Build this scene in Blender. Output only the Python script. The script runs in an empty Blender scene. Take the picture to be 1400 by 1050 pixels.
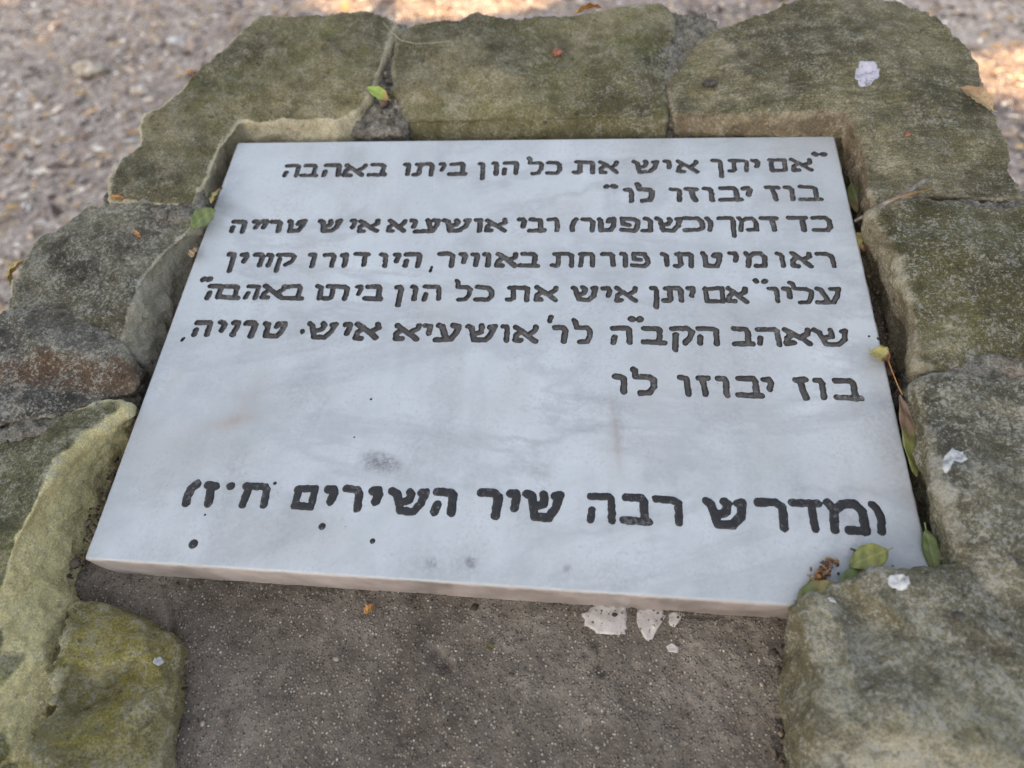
import bpy, bmesh, math, random
import numpy as np
from mathutils import Vector, Matrix, noise as mnoise
from mathutils.geometry import delaunay_2d_cdt

R = math.radians
scene = bpy.context.scene
col = scene.collection
random.seed(7)
rng = np.random.default_rng(7)

# ------------------------------------------------------------------ camera
# The plaque plane is the monument's own frame: origin at the plaque's centre,
# x right, y up the slope, z out of the stone.  The slope is 10 degrees.
RC = np.array([[0.9941, 0.07604, -0.07732], [0.02806, -0.86904, -0.49394], [-0.10475, 0.48886, -0.86605]])
CAM = np.array([0.0566, -0.2845, 0.4149])
FPX = 970.0
SLOPE = R(10)
HGT = 0.72
RX = np.array([[1, 0, 0], [0, math.cos(SLOPE), -math.sin(SLOPE)], [0, math.sin(SLOPE), math.cos(SLOPE)]])


def W(p):                       # monument frame -> world
    return np.asarray(p, float) @ RX.T + np.array([0, 0, HGT])


def P(u, v, z=0.0):             # measured photo point lying at height z over the plaque plane
    d = RC.T @ np.array([(u - 700) / FPX, (v - 525) / FPX, 1.0])
    t = (z - CAM[2]) / d[2]
    return CAM + t * d


cam = bpy.data.cameras.new('camera')
cam.sensor_width = 36
cam.lens = FPX / 1400 * 36
cam.clip_start = 0.01
cam.clip_end = 500
cam.dof.use_dof = True
cam.dof.aperture_fstop = 5.0
cam_o = bpy.data.objects.new('camera', cam)
col.objects.link(cam_o)
ax = RX @ RC.T
m = Matrix.Identity(4)
cw = W(CAM)
for i in range(3):
    m[i][0] = ax[i, 0]; m[i][1] = -ax[i, 1]; m[i][2] = -ax[i, 2]; m[i][3] = cw[i]
cam_o.matrix_world = m
cam.dof.focus_distance = float((RC @ (np.array([0.0, -0.06, 0]) - CAM))[2])
scene.camera = cam_o

# ------------------------------------------------------------------ sky, sun, exposure
SUN_EL, SUN_AZ = R(36), R(222)          # azimuth clockwise from +y : sun behind the viewer's left shoulder
SUN = np.array([math.sin(SUN_AZ) * math.cos(SUN_EL), math.cos(SUN_AZ) * math.cos(SUN_EL), math.sin(SUN_EL)])
world = bpy.data.worlds.new('World')
scene.world = world
world.use_nodes = True
wn = world.node_tree.nodes
sky = wn.new('ShaderNodeTexSky')
sky.sky_type = 'NISHITA'
sky.sun_disc = False
sky.sun_elevation = SUN_EL
sky.sun_rotation = SUN_AZ
sky.dust_density = 3.0
sky_desat = wn.new('ShaderNodeHueSaturation')       # lower saturation takes the blue cast out of the sky light
sky_desat.inputs['Saturation'].default_value = 0.5
world.node_tree.links.new(sky.outputs[0], sky_desat.inputs['Color'])
world.node_tree.links.new(sky_desat.outputs[0], wn['Background'].inputs[0])
wn['Background'].inputs[1].default_value = 0.13
sl = bpy.data.lights.new('sun', 'SUN')
sl.energy = 5.0
sl.angle = R(0.5)
sl.color = (1.0, 0.64, 0.32)
so = bpy.data.objects.new('sun', sl)
col.objects.link(so)
so.rotation_euler = Vector(SUN).to_track_quat('Z', 'Y').to_euler()
so.location = (0, 0, 8)
scene.view_settings.view_transform = 'Standard'
scene.view_settings.look = 'None'
scene.view_settings.exposure = 1.55
scene.view_settings.gamma = 1
scene.cycles.use_denoising = True
scene.cycles.denoising_prefilter = 'NONE'
scene.cycles.use_adaptive_sampling = False
scene.cycles.max_bounces = 6

# ------------------------------------------------------------------ node helper


class NT:
    def __init__(s, name, rough=0.9, spec=0.3):
        s.mat = bpy.data.materials.new(name)
        s.mat.use_nodes = True
        s.t = s.mat.node_tree
        s.b = s.t.nodes['Principled BSDF']
        s.b.inputs['Roughness'].default_value = rough
        s.b.inputs['Specular IOR Level'].default_value = spec
        s.co = s.t.nodes.new('ShaderNodeTexCoord').outputs['Object']

    def n(s, typ, **kw):
        nd = s.t.nodes.new(typ)
        for k, v in kw.items():
            setattr(nd, k, v)
        return nd

    def link(s, a, b):
        s.t.links.new(a, b)

    def val(s, sock, v):
        if isinstance(v, bpy.types.NodeSocket):
            s.link(v, sock)
        else:
            if isinstance(v, (tuple, list)) and len(v) == 3 and sock.type == 'RGBA':
                v = (*v, 1)
            sock.default_value = v

    def noise(s, scale, detail=4, rough=0.6, co=None, dist=0.0):
        nd = s.n('ShaderNodeTexNoise')
        s.link(co or s.co, nd.inputs['Vector'])
        nd.inputs['Scale'].default_value = scale
        nd.inputs['Detail'].default_value = detail
        nd.inputs['Roughness'].default_value = rough
        nd.inputs['Distortion'].default_value = dist
        return nd.outputs['Fac']

    def voro(s, scale, out='Color', feature='F1', co=None, rand=1.0):
        nd = s.n('ShaderNodeTexVoronoi', feature=feature)
        s.link(co or s.co, nd.inputs['Vector'])
        nd.inputs['Scale'].default_value = scale
        nd.inputs['Randomness'].default_value = rand
        return nd.outputs[out]

    def scaled(s, v, rot=(0, 0, 0), loc=(0, 0, 0)):
        nd = s.n('ShaderNodeMapping')
        s.link(s.co, nd.inputs['Vector'])
        nd.inputs['Scale'].default_value = v
        nd.inputs['Rotation'].default_value = rot
        nd.inputs['Location'].default_value = loc
        return nd.outputs[0]

    def ramp(s, fac, stops, interp='LINEAR'):
        nd = s.n('ShaderNodeValToRGB')
        nd.color_ramp.interpolation = interp
        s.link(fac, nd.inputs[0])
        e = nd.color_ramp.elements
        while len(e) < len(stops):
            e.new(0.5)
        for el, (p, c) in zip(e, stops):
            el.position = p
            el.color = (c, c, c, 1) if isinstance(c, (int, float)) else (*c, 1)
        return nd.outputs[0]

    def mix(s, fac, a, b, blend='MIX'):
        nd = s.n('ShaderNodeMix', data_type='RGBA', blend_type=blend)
        s.val(nd.inputs[0], fac)
        s.val(nd.inputs[6], a)
        s.val(nd.inputs[7], b)
        return nd.outputs[2]

    def math(s, op, a, b=0.0, clamp=False):
        nd = s.n('ShaderNodeMath', operation=op, use_clamp=clamp)
        s.val(nd.inputs[0], a)
        s.val(nd.inputs[1], b)
        return nd.outputs[0]

    def attr(s, name, out='Fac'):
        return s.n('ShaderNodeAttribute', attribute_name=name).outputs[out]

    def bump(s, h, dist, strength=1.0, prev=None):
        nd = s.n('ShaderNodeBump')
        nd.inputs['Strength'].default_value = strength
        nd.inputs['Distance'].default_value = dist
        s.link(h, nd.inputs['Height'])
        if prev is not None:
            s.link(prev, nd.inputs['Normal'])
        return nd.outputs[0]

    def done(s, color, normal=None, rough=None):
        s.val(s.b.inputs['Base Color'], color)
        if normal is not None:
            s.link(normal, s.b.inputs['Normal'])
        if rough is not None:
            s.val(s.b.inputs['Roughness'], rough)
        return s.mat


def stone_mat(name, dark, mid, light, moss, moss_amt=0.5, side=(0.24, 0.21, 0.15), side_amt=0.8, fleck=0.5,
              fleck_col=(0.36, 0.35, 0.30), strata=0.0, seed=0.0, band=None, edge_col=(0.33, 0.30, 0.21)):
    dark, mid, light, moss = (tuple(x * (1.33, 1.26, 1.06)[k_] for k_, x in enumerate(c_)) for c_ in (dark, mid, light, moss))
    s = NT(name, 0.92, 0.25)
    co = s.scaled((1, 1, 1), loc=(seed, seed * 1.7, -seed))
    n1 = s.noise(11, 5, 0.62, co)
    n2 = s.noise(55, 8, 0.7, co)
    n3 = s.noise(430, 5, 0.75, co)
    nn = s.math('ADD', s.math('MULTIPLY', n1, 0.5), s.math('MULTIPLY', n2, 0.5))
    c = s.ramp(nn, [(0.395, dark), (0.5, mid), (0.615, light)])
    mo = s.ramp(s.noise(17, 7, 0.68, co, 0.4), [(0.62 - moss_amt * 0.25, 0.0), (0.74 - moss_amt * 0.2, 1.0)])
    c = s.mix(s.math('MULTIPLY', mo, 0.75), c, moss)
    sc_ = s.noise(24, 9, 0.72, s.scaled((1, 1.6, 1), (0, 0, .4), (seed * 2, seed, 3)), 1.2)
    c = s.mix(s.math('MULTIPLY', s.ramp(sc_, [(0.56, 0.0), (0.62, 1.0)]), 0.45), c, light)
    c = s.mix(s.math('MULTIPLY', s.ramp(sc_, [(0.36, 1.0), (0.42, 0.0)]), 0.45), c, dark)
    lf = s.noise(4.5, 4, 0.6, co, 0.8)
    c = s.mix(0.8, c, s.ramp(lf, [(0.36, (0.52, 0.52, 0.50)), (0.5, (1, 1, 1)), (0.64, (1.38, 1.35, 1.28))]), 'MULTIPLY')
    # bare stone on the broken side faces; the green stone's is brightened for light
    sd = s.attr('side')
    sn = s.math('ADD', sd, s.math('MULTIPLY', s.math('SUBTRACT', n2, 0.5), 1.4))
    sf = s.ramp(sn, [(0.3, 0.0), (0.75, side_amt)])
    sc = s.mix(s.ramp(n2, [(0.35, 0.0), (0.65, 1.0)]), tuple(x * 0.7 for x in side), tuple(x * 1.15 for x in side))
    c = s.mix(sf, c, sc)
    if band:
        bz = s.n('ShaderNodeSeparateXYZ')
        s.link(s.co, bz.inputs[0])
        t = s.math('ADD', s.math('MULTIPLY', s.math('SUBTRACT', bz.outputs['Y'], band[0]), 1 / band[1]), s.math('MULTIPLY', s.math('SUBTRACT', n2, 0.5), 1.6))
        bf = s.ramp(s.math('ABSOLUTE', t), [(0.45, 1.0), (1.0, 0.0)])
        c = s.mix(s.math('MULTIPLY', bf, 0.8), c, band[2])
    # knocked edges show paler stone; grit in the grain of the stone
    wf = s.ramp(s.math('MULTIPLY', s.attr('worn_lit'), s.math('MULTIPLY', s.math('SUBTRACT', n2, 0.3), 3.2)), [(0.2, 0.0), (0.75, 0.7)])
    c = s.mix(wf, c, edge_col)
    gf = s.noise(760, 3, 0.8, co)
    c = s.mix(s.math('SUBTRACT', 0.62, s.math('MULTIPLY', sf, 0.3)), c, s.ramp(gf, [(0.35, (0.3, 0.3, 0.3)), (0.5, (0.96, 0.96, 0.95)), (0.64, (1.8, 1.78, 1.72))]), 'MULTIPLY')
    # lichen: small light specks and crumbs
    fl = s.ramp(s.math('MULTIPLY', n3, s.math('ADD', 0.55, n2)), [(0.59 - 0.05 * fleck, 0.0), (0.66 - 0.05 * fleck, 1.0)])
    c = s.mix(s.math('MULTIPLY', fl, 0.75 * min(1, fleck + 0.3)), c, fleck_col)
    sp = s.ramp(s.voro(420, 'Distance', co=co), [(0.10, 1.0), (0.2, 0.0)])
    spm = s.ramp(s.noise(35, 3, 0.6, co), [(0.52, 0.0), (0.62, 1.0)])
    c = s.mix(s.math('MULTIPLY', s.math('MULTIPLY', sp, spm), 0.5), c, fleck_col)
    # pits
    pt = s.ramp(s.noise(150, 3, 0.5, co), [(0.27, 1.0), (0.36, 0.0)])
    c = s.mix(s.math('MULTIPLY', pt, 0.55), c, tuple(x * 0.45 for x in dark))
    nb = s.bump(n2, 0.005, 0.6)
    nb = s.bump(n3, 0.0020, 0.9, nb)
    nb = s.bump(s.math('SUBTRACT', 1.0, pt), 0.001, 0.6, nb)
    if strata:
        st = s.noise(1.0, 5, 0.65, s.scaled((25, 420, 25), (0, 0, R(-4))))
        nb = s.bump(st, 0.003, strata, nb)
        c = s.mix(0.75 * strata, c, s.ramp(st, [(0.38, (0.45, 0.45, 0.44)), (0.5, (0.95, 0.95, 0.94)), (0.64, (1.7, 1.68, 1.6))]), 'MULTIPLY')
    return s.done(c, nb)


# ------------------------------------------------------------------ object helpers
def raw_mesh(name, co, faces):
    me = bpy.data.meshes.new(name)
    me.from_pydata([tuple(map(float, c)) for c in co], [], [tuple(map(int, f)) for f in faces])
    me.update()
    return me


def fast_mesh(name, co, tris=None, quads=None):
    me = bpy.data.meshes.new(name)
    nt = 0 if tris is None else len(tris)
    nq = 0 if quads is None else len(quads)
    li = np.concatenate([np.asarray(a).ravel() for a in (tris, quads) if a is not None and len(a)]).astype(np.int32)
    tot = np.concatenate([np.full(nt, 3), np.full(nq, 4)]).astype(np.int32)
    start = np.concatenate([[0], np.cumsum(tot)[:-1]]).astype(np.int32)
    me.vertices.add(len(co)); me.vertices.foreach_set('co', np.asarray(co, np.float32).ravel())
    me.loops.add(len(li)); me.loops.foreach_set('vertex_index', li)
    me.polygons.add(nt + nq); me.polygons.foreach_set('loop_start', start)
    me.update(calc_edges=True)
    me.validate()
    return me


def link(name, me, mat=None, parent=None, smooth=True, center=True, origin=None):
    """link a mesh whose vertices are world coordinates; its origin goes to its own middle"""
    n = len(me.vertices)
    a = np.empty(n * 3, np.float32)
    me.vertices.foreach_get('co', a)
    a = a.reshape(-1, 3)
    c = np.zeros(3) if not center else ((a.min(0) + a.max(0)) / 2 if origin is None else np.asarray(origin, float))
    me.vertices.foreach_set('co', (a - c).astype(np.float32).ravel())
    me.update()
    o = bpy.data.objects.new(name, me)
    o.location = c
    if mat:
        me.materials.append(mat)
    if smooth:
        me.polygons.foreach_set('use_smooth', np.ones(len(me.polygons), bool))
    col.objects.link(o)
    if parent:
        o.parent = parent
        q = parent
        base = np.zeros(3)
        while q:
            base = base + np.array(q.location)
            q = q.parent
        o.location = c - base
    return o


def tag(o, label=None, cat=None, group=None, kind=None):
    if label: o['label'] = label
    if cat: o['category'] = cat
    if group: o['group'] = group
    if kind: o['kind'] = kind
    return o


def fattr(me, name, arr):
    at = me.attributes.new(name, 'FLOAT', 'POINT')
    at.data.foreach_set('value', np.asarray(arr, np.float32))


def cattr(me, name, arr):
    at = me.attributes.new(name, 'FLOAT_COLOR', 'POINT')
    a = np.ones((len(arr), 4), np.float32)
    a[:, :3] = arr
    at.data.foreach_set('color', a.ravel())


# value noise, vectorised
_perm = rng.random((64, 64, 64)).astype(np.float32)


def vnoise(p):
    p = np.asarray(p, float)
    i = np.floor(p).astype(int)
    f = p - i
    f = f * f * f * (f * (f * 6 - 15) + 10)
    out = 0
    for dx in (0, 1):
        for dy in (0, 1):
            for dz in (0, 1):
                w = (f[..., 0] if dx else 1 - f[..., 0]) * (f[..., 1] if dy else 1 - f[..., 1]) * (f[..., 2] if dz else 1 - f[..., 2])
                out = out + w * _perm[(i[..., 0] + dx) & 63, (i[..., 1] + dy) & 63, (i[..., 2] + dz) & 63]
    return out * 2 - 1


def fbm(p, o=4, gain=0.5):
    a, s, out = 1.0, 1.0, 0
    for k in range(o):
        out = out + a * vnoise(p * s + 17.3 * k)
        a *= gain
        s *= 2.03
    return out


def arrays(me):
    co = np.empty(len(me.vertices) * 3, np.float32); me.vertices.foreach_get('co', co)
    ed = np.empty(len(me.edges) * 2, np.int32); me.edges.foreach_get('vertices', ed)
    return co.reshape(-1, 3).astype(float), ed.reshape(-1, 2)


def normals(me):
    me.update()
    no = np.empty(len(me.vertices) * 3, np.float32); me.vertices.foreach_get('normal', no)
    return no.reshape(-1, 3).astype(float)


def laplace(co, ed, it, lam=0.5):
    deg = np.bincount(ed.ravel(), minlength=len(co)).astype(float)[:, None]
    for _ in range(it):
        s = np.zeros_like(co)
        for a, b in ((0, 1), (1, 0)):
            for k in range(3):
                s[:, k] += np.bincount(ed[:, a], weights=co[ed[:, b], k], minlength=len(co))
        co = co + lam * (s / np.maximum(deg, 1) - co)
    return co


def voxel(me, size):
    o = bpy.data.objects.new('temporary', me)
    col.objects.link(o)
    md = o.modifiers.new('r', 'REMESH')
    md.mode = 'VOXEL'
    md.voxel_size = size
    dg = bpy.context.evaluated_depsgraph_get()
    out = bpy.data.meshes.new_from_object(o.evaluated_get(dg))
    bpy.data.objects.remove(o)
    return out


def rough_up(me, smooth=3, big=0.002, mid=0.0013, fine=0.0009, scale=1.0, off=0.0, topk=0.35, chip=0.0, facet=1.0, fsize=.034):
    """weathered broken stone: soft edges, then noise along the normals, less of it on the worked top"""
    co, ed = arrays(me)
    co = laplace(co, ed, smooth)
    me.vertices.foreach_set('co', co.astype(np.float32).ravel())
    no = normals(me)
    nz = no @ RX[:, 2]
    k = np.where(nz > 0.75, topk, 1.0)
    k = laplace(np.c_[k, k, k], ed, 6)[:, :1]
    p = co * scale + off
    d = big * fbm(p * 22, 2)[:, None] * k + mid * fbm(p * 85, 3)[:, None] * (0.4 + 0.6 * k) + fine * fbm(p * 330, 2)[:, None]
    # knapped faces: the lower envelope of many shallow tilted dishes, which leaves flat facets between sharp ridges
    rs = np.random.default_rng(int(off * 10) + 3)
    lo, hi = co.min(0) - .01, co.max(0) + .01
    ns = int(np.prod(np.maximum(hi - lo, .04)) / fsize ** 3) + 8
    cs_ = rs.uniform(lo, hi, (ns, 3)); gs_ = rs.normal(0, .16, (ns, 3)); of_ = rs.normal(0, .0012, ns)
    cw_ = co + .004 * np.stack([fbm(p * 60 + 31, 2), fbm(p * 60 + 57, 2), fbm(p * 60 + 83, 2)], -1)
    env = np.full(len(co), 1.0)
    for c_, g_, o_ in zip(cs_, gs_, of_):
        v_ = cw_ - c_
        env = np.minimum(env, v_ @ g_ + 5.0 * (v_ * v_).sum(1) + o_)
    env -= np.median(env)
    d += facet * np.clip(env, -.0055, .0055)[:, None] * (.25 + .75 * k)
    if chip:       # edges knocked off in places
        cv = laplace(co, ed, 25)
        edge = np.clip(((co - cv) * no).sum(1) / 0.004, 0, 1)
        d[:, 0] -= chip * edge * np.clip(fbm(p * 40 + 5, 3) + 0.15, 0, 1)
    co = co + no * d
    cs = laplace(co, ed, 14)
    worn_lit = np.clip(((co - cs) * no).sum(1) / 0.0012 - 0.35, 0, 1)
    worn_lit = laplace(np.c_[worn_lit, worn_lit, worn_lit], ed, 2)[:, 0]
    me.vertices.foreach_set('co', co.astype(np.float32).ravel())
    no = normals(me)
    nz = no @ RX[:, 2]
    nz = laplace(np.c_[nz, nz, nz], ed, 10)[:, 0]
    fattr(me, 'side', np.clip((0.85 - nz) / 0.26, 0, 1))
    fattr(me, 'worn_lit', worn_lit)
    return me


BOTTOM = -0.11


def loft_stone(name, top, mat, parent, foot=None, inner=(), bottom=BOTTOM, vox=0.0018, grow=.0016, label=None, **kw):
    """top: photo points (u, v, height) of the stone's upper outline; foot: where the wall under a point meets the recess;
    inner: extra points on the top face (ridges, hollows)"""
    foot = foot or {}
    tp = [P(*t) for t in top]
    n = len(tp)
    area = sum(tp[i][0] * tp[(i + 1) % n][1] - tp[(i + 1) % n][0] * tp[i][1] for i in range(n))
    order = list(range(n)) if area > 0 else list(range(n - 1, -1, -1))
    tops = [tp[i].copy() for i in order]
    for i in range(n):
        a_, b_ = tops[i - 1][:2], tops[(i + 1) % n][:2]
        t_ = b_ - a_; t_ = t_ / (np.linalg.norm(t_) + 1e-9)
        tp[order[i]] = tp[order[i]] + np.array([t_[1], -t_[0], 0]) * grow
    tops = [tp[i] for i in order]
    feet = []
    for i in order:
        f = foot.get(i)
        if f is None:
            q = tp[i].copy(); q[2] = min(tp[i][2] - 0.03, -0.02)
        elif len(f) == 2:                       # shift in metres
            q = tp[i] + np.array([f[0], f[1], 0]); q[2] = -0.012
        else:
            q = P(*f)
        feet.append(q)
    bots = [np.array([f[0], f[1], bottom]) for f in feet]
    ins = [P(*t) for t in inner]
    v2 = [Vector((p[0], p[1])) for p in tops + ins]
    res = delaunay_2d_cdt(v2, [], [list(range(n))], 1, 1e-6)
    vs = tops + ins
    co = [vs[o[0]] if o else np.array([*v, 0.02]) for v, o in zip(res[0], res[3])]
    faces = [tuple(f) for f in res[2]]
    back = {}
    for k, o in enumerate(res[3]):
        for q in o:
            back[q] = k
    idx = [back[i] for i in range(n)]
    b0 = len(co)
    co = co + feet + bots
    for i in range(n):
        j = (i + 1) % n
        faces.append((idx[i], b0 + i, b0 + j, idx[j]))
        faces.append((b0 + i, b0 + n + i, b0 + n + j, b0 + j))
    faces.append(tuple(b0 + n + i for i in range(n - 1, -1, -1)))
    me = raw_mesh(name, W(np.array(co)), faces)
    bm = bmesh.new(); bm.from_mesh(me)
    bmesh.ops.recalc_face_normals(bm, faces=bm.faces)
    bm.to_mesh(me); bm.free()
    me = voxel(me, vox)
    me.name = name
    me.materials.clear()
    rough_up(me, **kw)
    o = link(name, me, mat, parent)
    if label: o['label'] = label
    return o


# ------------------------------------------------------------------ ground
def ground_mat():
    s = NT('ground', 0.95, 0.2)
    n1 = s.noise(2.2, 6, 0.6)
    n2 = s.noise(26, 6, 0.7)
    c = s.ramp(s.math('ADD', s.math('MULTIPLY', n1, 0.5), s.math('MULTIPLY', n2, 0.5)), [(0.40, (0.075, 0.055, 0.045)), (0.5, (0.31, 0.25, 0.205)), (0.60, (0.66, 0.57, 0.48))])
    v = s.voro(95, 'Color')
    c = s.mix(0.45, c, s.ramp(v, [(0.1, (0.08, 0.065, 0.06)), (0.4, (0.32, 0.27, 0.245)), (0.75, (0.54, 0.47, 0.41)), (0.95, (0.76, 0.71, 0.64))]))
    nb = s.bump(s.voro(95, 'Distance'), 0.006, 0.8)
    nb = s.bump(n2, 0.01, 0.6, nb)
    return s.done(c, nb)


GX, GY = 3.4, 3.4
nx = 140
xs = np.linspace(-1, 1, nx)
xs = np.sign(xs) * (np.abs(xs) * 0.05 + np.abs(xs) ** 5 * 0.95) * 150
X, Y = np.meshgrid(xs, xs)


def ground_z(x, y):
    p = np.stack([x, y, np.zeros_like(x)], -1)
    return 0.018 * fbm(p * 1.6 + 9, 3)


Z = ground_z(X, Y)
vi = np.arange(nx * nx).reshape(nx, nx)
q = np.stack([vi[:-1, :-1], vi[:-1, 1:], vi[1:, 1:], vi[1:, :-1]], -1).reshape(-1, 4)
g = link('ground', fast_mesh('ground', np.stack([X, Y, Z], -1).reshape(-1, 3), quads=q), ground_mat(), center=False)
tag(g, 'mauve grey gravelly earth around the stone monument', 'ground', kind='structure')


def scatter(name, n, shape, size, palette, lift, region, label, cat, seed):
    r = np.random.default_rng(seed)
    v, f = shape
    x = r.uniform(region[0], region[1], n); y = r.uniform(region[2], region[3], n)
    keep = ~((np.abs(x) < 0.3) & (y > -0.3) & (y < 0.32))
    x, y = x[keep], y[keep]; n = len(x)
    sc = size[0] * np.exp(r.normal(0, size[1], (n, 1, 1))) * np.stack([r.uniform(.7, 1.5, n), r.uniform(.7, 1.2, n), r.uniform(.45, .8, n)], -1)[:, None, :]
    if size[2]: sc[..., 2] = sc[..., 0] * size[2]
    vv = v[None] * sc * (1 + 0.22 * r.normal(0, 1, (n, len(v), 1)))
    a = r.uniform(0, 2 * np.pi, n); tl = r.normal(0, 0.25, n)
    ca, sa = np.cos(a)[:, None], np.sin(a)[:, None]
    px = vv[..., 0] * ca - vv[..., 1] * sa
    py = vv[..., 0] * sa + vv[..., 1] * ca
    pz = vv[..., 2] + px * tl[:, None]
    z = ground_z(x, y)
    co = np.stack([px + x[:, None], py + y[:, None], pz + (z + lift)[:, None]], -1).reshape(-1, 3)
    ff = (f[None] + (np.arange(n) * len(v))[:, None, None]).reshape(-1, f.shape[1])
    me = fast_mesh(name, co, tris=ff) if f.shape[1] == 3 else fast_mesh(name, co, quads=ff)
    pal = np.array(palette)
    c = pal[r.integers(0, len(pal), n)] * r.uniform(0.75, 1.25, (n, 1))
    cattr(me, 'tint', np.repeat(c, len(v), 0))
    s = NT(name, 0.85, 0.3)
    cc = s.attr('tint', 'Color')
    cc = s.mix(0.5, cc, s.mix(s.noise(160, 4), (0.45, 0.45, 0.45), (1.4, 1.4, 1.4)), 'MULTIPLY')
    o = link(name, me, s.done(cc), center=False, smooth=(f.shape[1] == 3))
    tag(o, label, cat, kind='stuff')
    return o


bm = bmesh.new(); bmesh.ops.create_icosphere(bm, subdivisions=1, radius=1)
bm.verts.ensure_lookup_table()
ICO = (np.array([v.co[:] for v in bm.verts]), np.array([[v.index for v in f.verts] for f in bm.faces])); bm.free()
FLAKE = (np.array([(-1, 0, 0), (0, -.5, .1), (1, 0, .05), (0, .5, .14)], float), np.array([[0, 1, 2, 3]]))
scatter('gravel', 26000, ICO, (0.0042, 0.42, 0), [(.24, .20, .185), (.40, .335, .30), (.12, .095, .085), (.55, .48, .43), (.38, .28, .22), (.74, .70, .65)], 0.001,
        (-3.3, 2.6, -0.4, 3.4), 'loose mauve and grey gravel scattered over the earth', 'gravel', 3)
scatter('leaf_litter', 26000, FLAKE, (0.011, 0.4, 0.9), [(.47, .36, .26), (.62, .48, .35), (.18, .12, .085), (.74, .66, .56), (.48, .35, .27), (.54, .36, .17), (.09, .065, .055)], 0.004,
        (-3.3, 2.6, -0.4, 3.4), 'crumbled dry leaf litter spread over the gravel', 'leaf litter', 4)

# ------------------------------------------------------------------ shade tree (its crown keeps the sun off the monument)
aim = np.array([-0.15, 1.1, 0.2])
crown_c = aim + SUN * 7.2


def ground_at(u, v):
    d = RX @ RC.T @ np.array([(u - 700) / FPX, (v - 525) / FPX, 1.0])
    return cw + d * (-cw[2] / d[2])


tree = bpy.data.objects.new('shade_tree', None)
tree.location = (crown_c[0], crown_c[1], 0)
col.objects.link(tree)
tag(tree, 'broad leafy tree behind the viewer shading the stone monument', 'tree')
# gaps in the crown let the sun through to two patches of ground
gaps = [(ground_at(590, -10), 0.46, 0.24), (ground_at(1402, 100), 0.24, 0.16), (ground_at(100, -60), 0.5, 0.25), (ground_at(1300, -80), 0.4, 0.2)]
NL = 26000
d = rng.normal(0, 1, (NL * 2, 3)); d /= np.linalg.norm(d, axis=1)[:, None]
rad = rng.random(NL * 2) ** 0.45
pos = crown_c + d * rad[:, None] * np.array([2.7, 2.7, 1.9])
pos = pos[fbm(pos * 1.1, 2) + (1 - rad[:]) * 0.6 > -0.75][:NL]
t = pos[:, 2] / SUN[2]
hit = pos - SUN * t[:, None]
keep = np.ones(len(pos), bool)
for c, rx, ry in gaps:
    keep &= (((hit[:, 0] - c[0]) / (rx + 0.05)) ** 2 + ((hit[:, 1] - c[1]) / (ry + 0.05)) ** 2) > 1
pos = pos[keep]
n = len(pos)
u_ = rng.normal(0, 1, (n, 3)); u_ /= np.linalg.norm(u_, axis=1)[:, None]
w_ = np.cross(u_, rng.normal(0, 1, (n, 3))); w_ /= np.linalg.norm(w_, axis=1)[:, None]
ln = rng.uniform(0.07, 0.11, (n, 1)); wd = ln * 0.5
lf = np.stack([pos - u_ * ln, pos - w_ * wd, pos + u_ * ln, pos + w_ * wd], 1).reshape(-1, 3)
s = NT('tree_leaf', 0.6, 0.4)
lm = s.done(s.ramp(s.noise(1.5, 3), [(0.35, (0.04, 0.07, 0.02)), (0.65, (0.09, 0.12, 0.035))]))
link('crown', fast_mesh('crown', lf, quads=np.arange(4 * n).reshape(-1, 4)), lm, tree, smooth=False)


def tube(pts, rad, seg=10):
    pts = [Vector(p) for p in pts]
    vs, fs = [], []
    for i, p in enumerate(pts):
        tn = (pts[min(i + 1, len(pts) - 1)] - pts[max(i - 1, 0)]).normalized()
        a = tn.orthogonal().normalized() if i == 0 else (a - tn * a.dot(tn)).normalized()
        b = tn.cross(a)
        for k in range(seg):
            an = 2 * math.pi * k / seg
            vs.append(p + (a * math.cos(an) + b * math.sin(an)) * rad[i])
    for i in range(len(pts) - 1):
        for k in range(seg):
            k2 = (k + 1) % seg
            fs.append((i * seg + k, i * seg + k2, (i + 1) * seg + k2, (i + 1) * seg + k))
    fs.append(tuple(range(seg - 1, -1, -1)))
    fs.append(tuple((len(pts) - 1) * seg + k for k in range(seg)))
    return [tuple(v) for v in vs], fs


s = NT('bark', 0.95)
bark = s.done(s.ramp(s.noise(14, 6), [(0.35, (0.05, 0.04, 0.03)), (0.65, (0.16, 0.13, 0.10))]), s.bump(s.noise(30, 5), 0.03))
cx, cy, cz = crown_c
v, f = tube([(cx + .1, cy, -.1), (cx, cy + .05, .8), (cx + .05, cy, 2), (cx, cy, cz - .9), (cx + .1, cy, cz + .6)], [.26, .19, .16, .13, .05])
trunk = link('trunk', raw_mesh('trunk', v, f), bark, tree)
for k in range(6):
    a = k * 1.05
    v, f = tube([(cx, cy, cz - 1.3 + .1 * k), (cx + .7 * math.cos(a), cy + .7 * math.sin(a), cz - .7 + .1 * k), (cx + 1.7 * math.cos(a), cy + 1.7 * math.sin(a), cz - .1 + .15 * k)], [.08, .055, .02], 8)
    link('limb', raw_mesh('limb', v, f), bark, tree)

# ------------------------------------------------------------------ the monument
mon = bpy.data.objects.new('stone_monument', None)
col.objects.link(mon)
tag(mon, 'low mossy stone monument with rough hewn blocks framing a marble plaque', 'monument')

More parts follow.
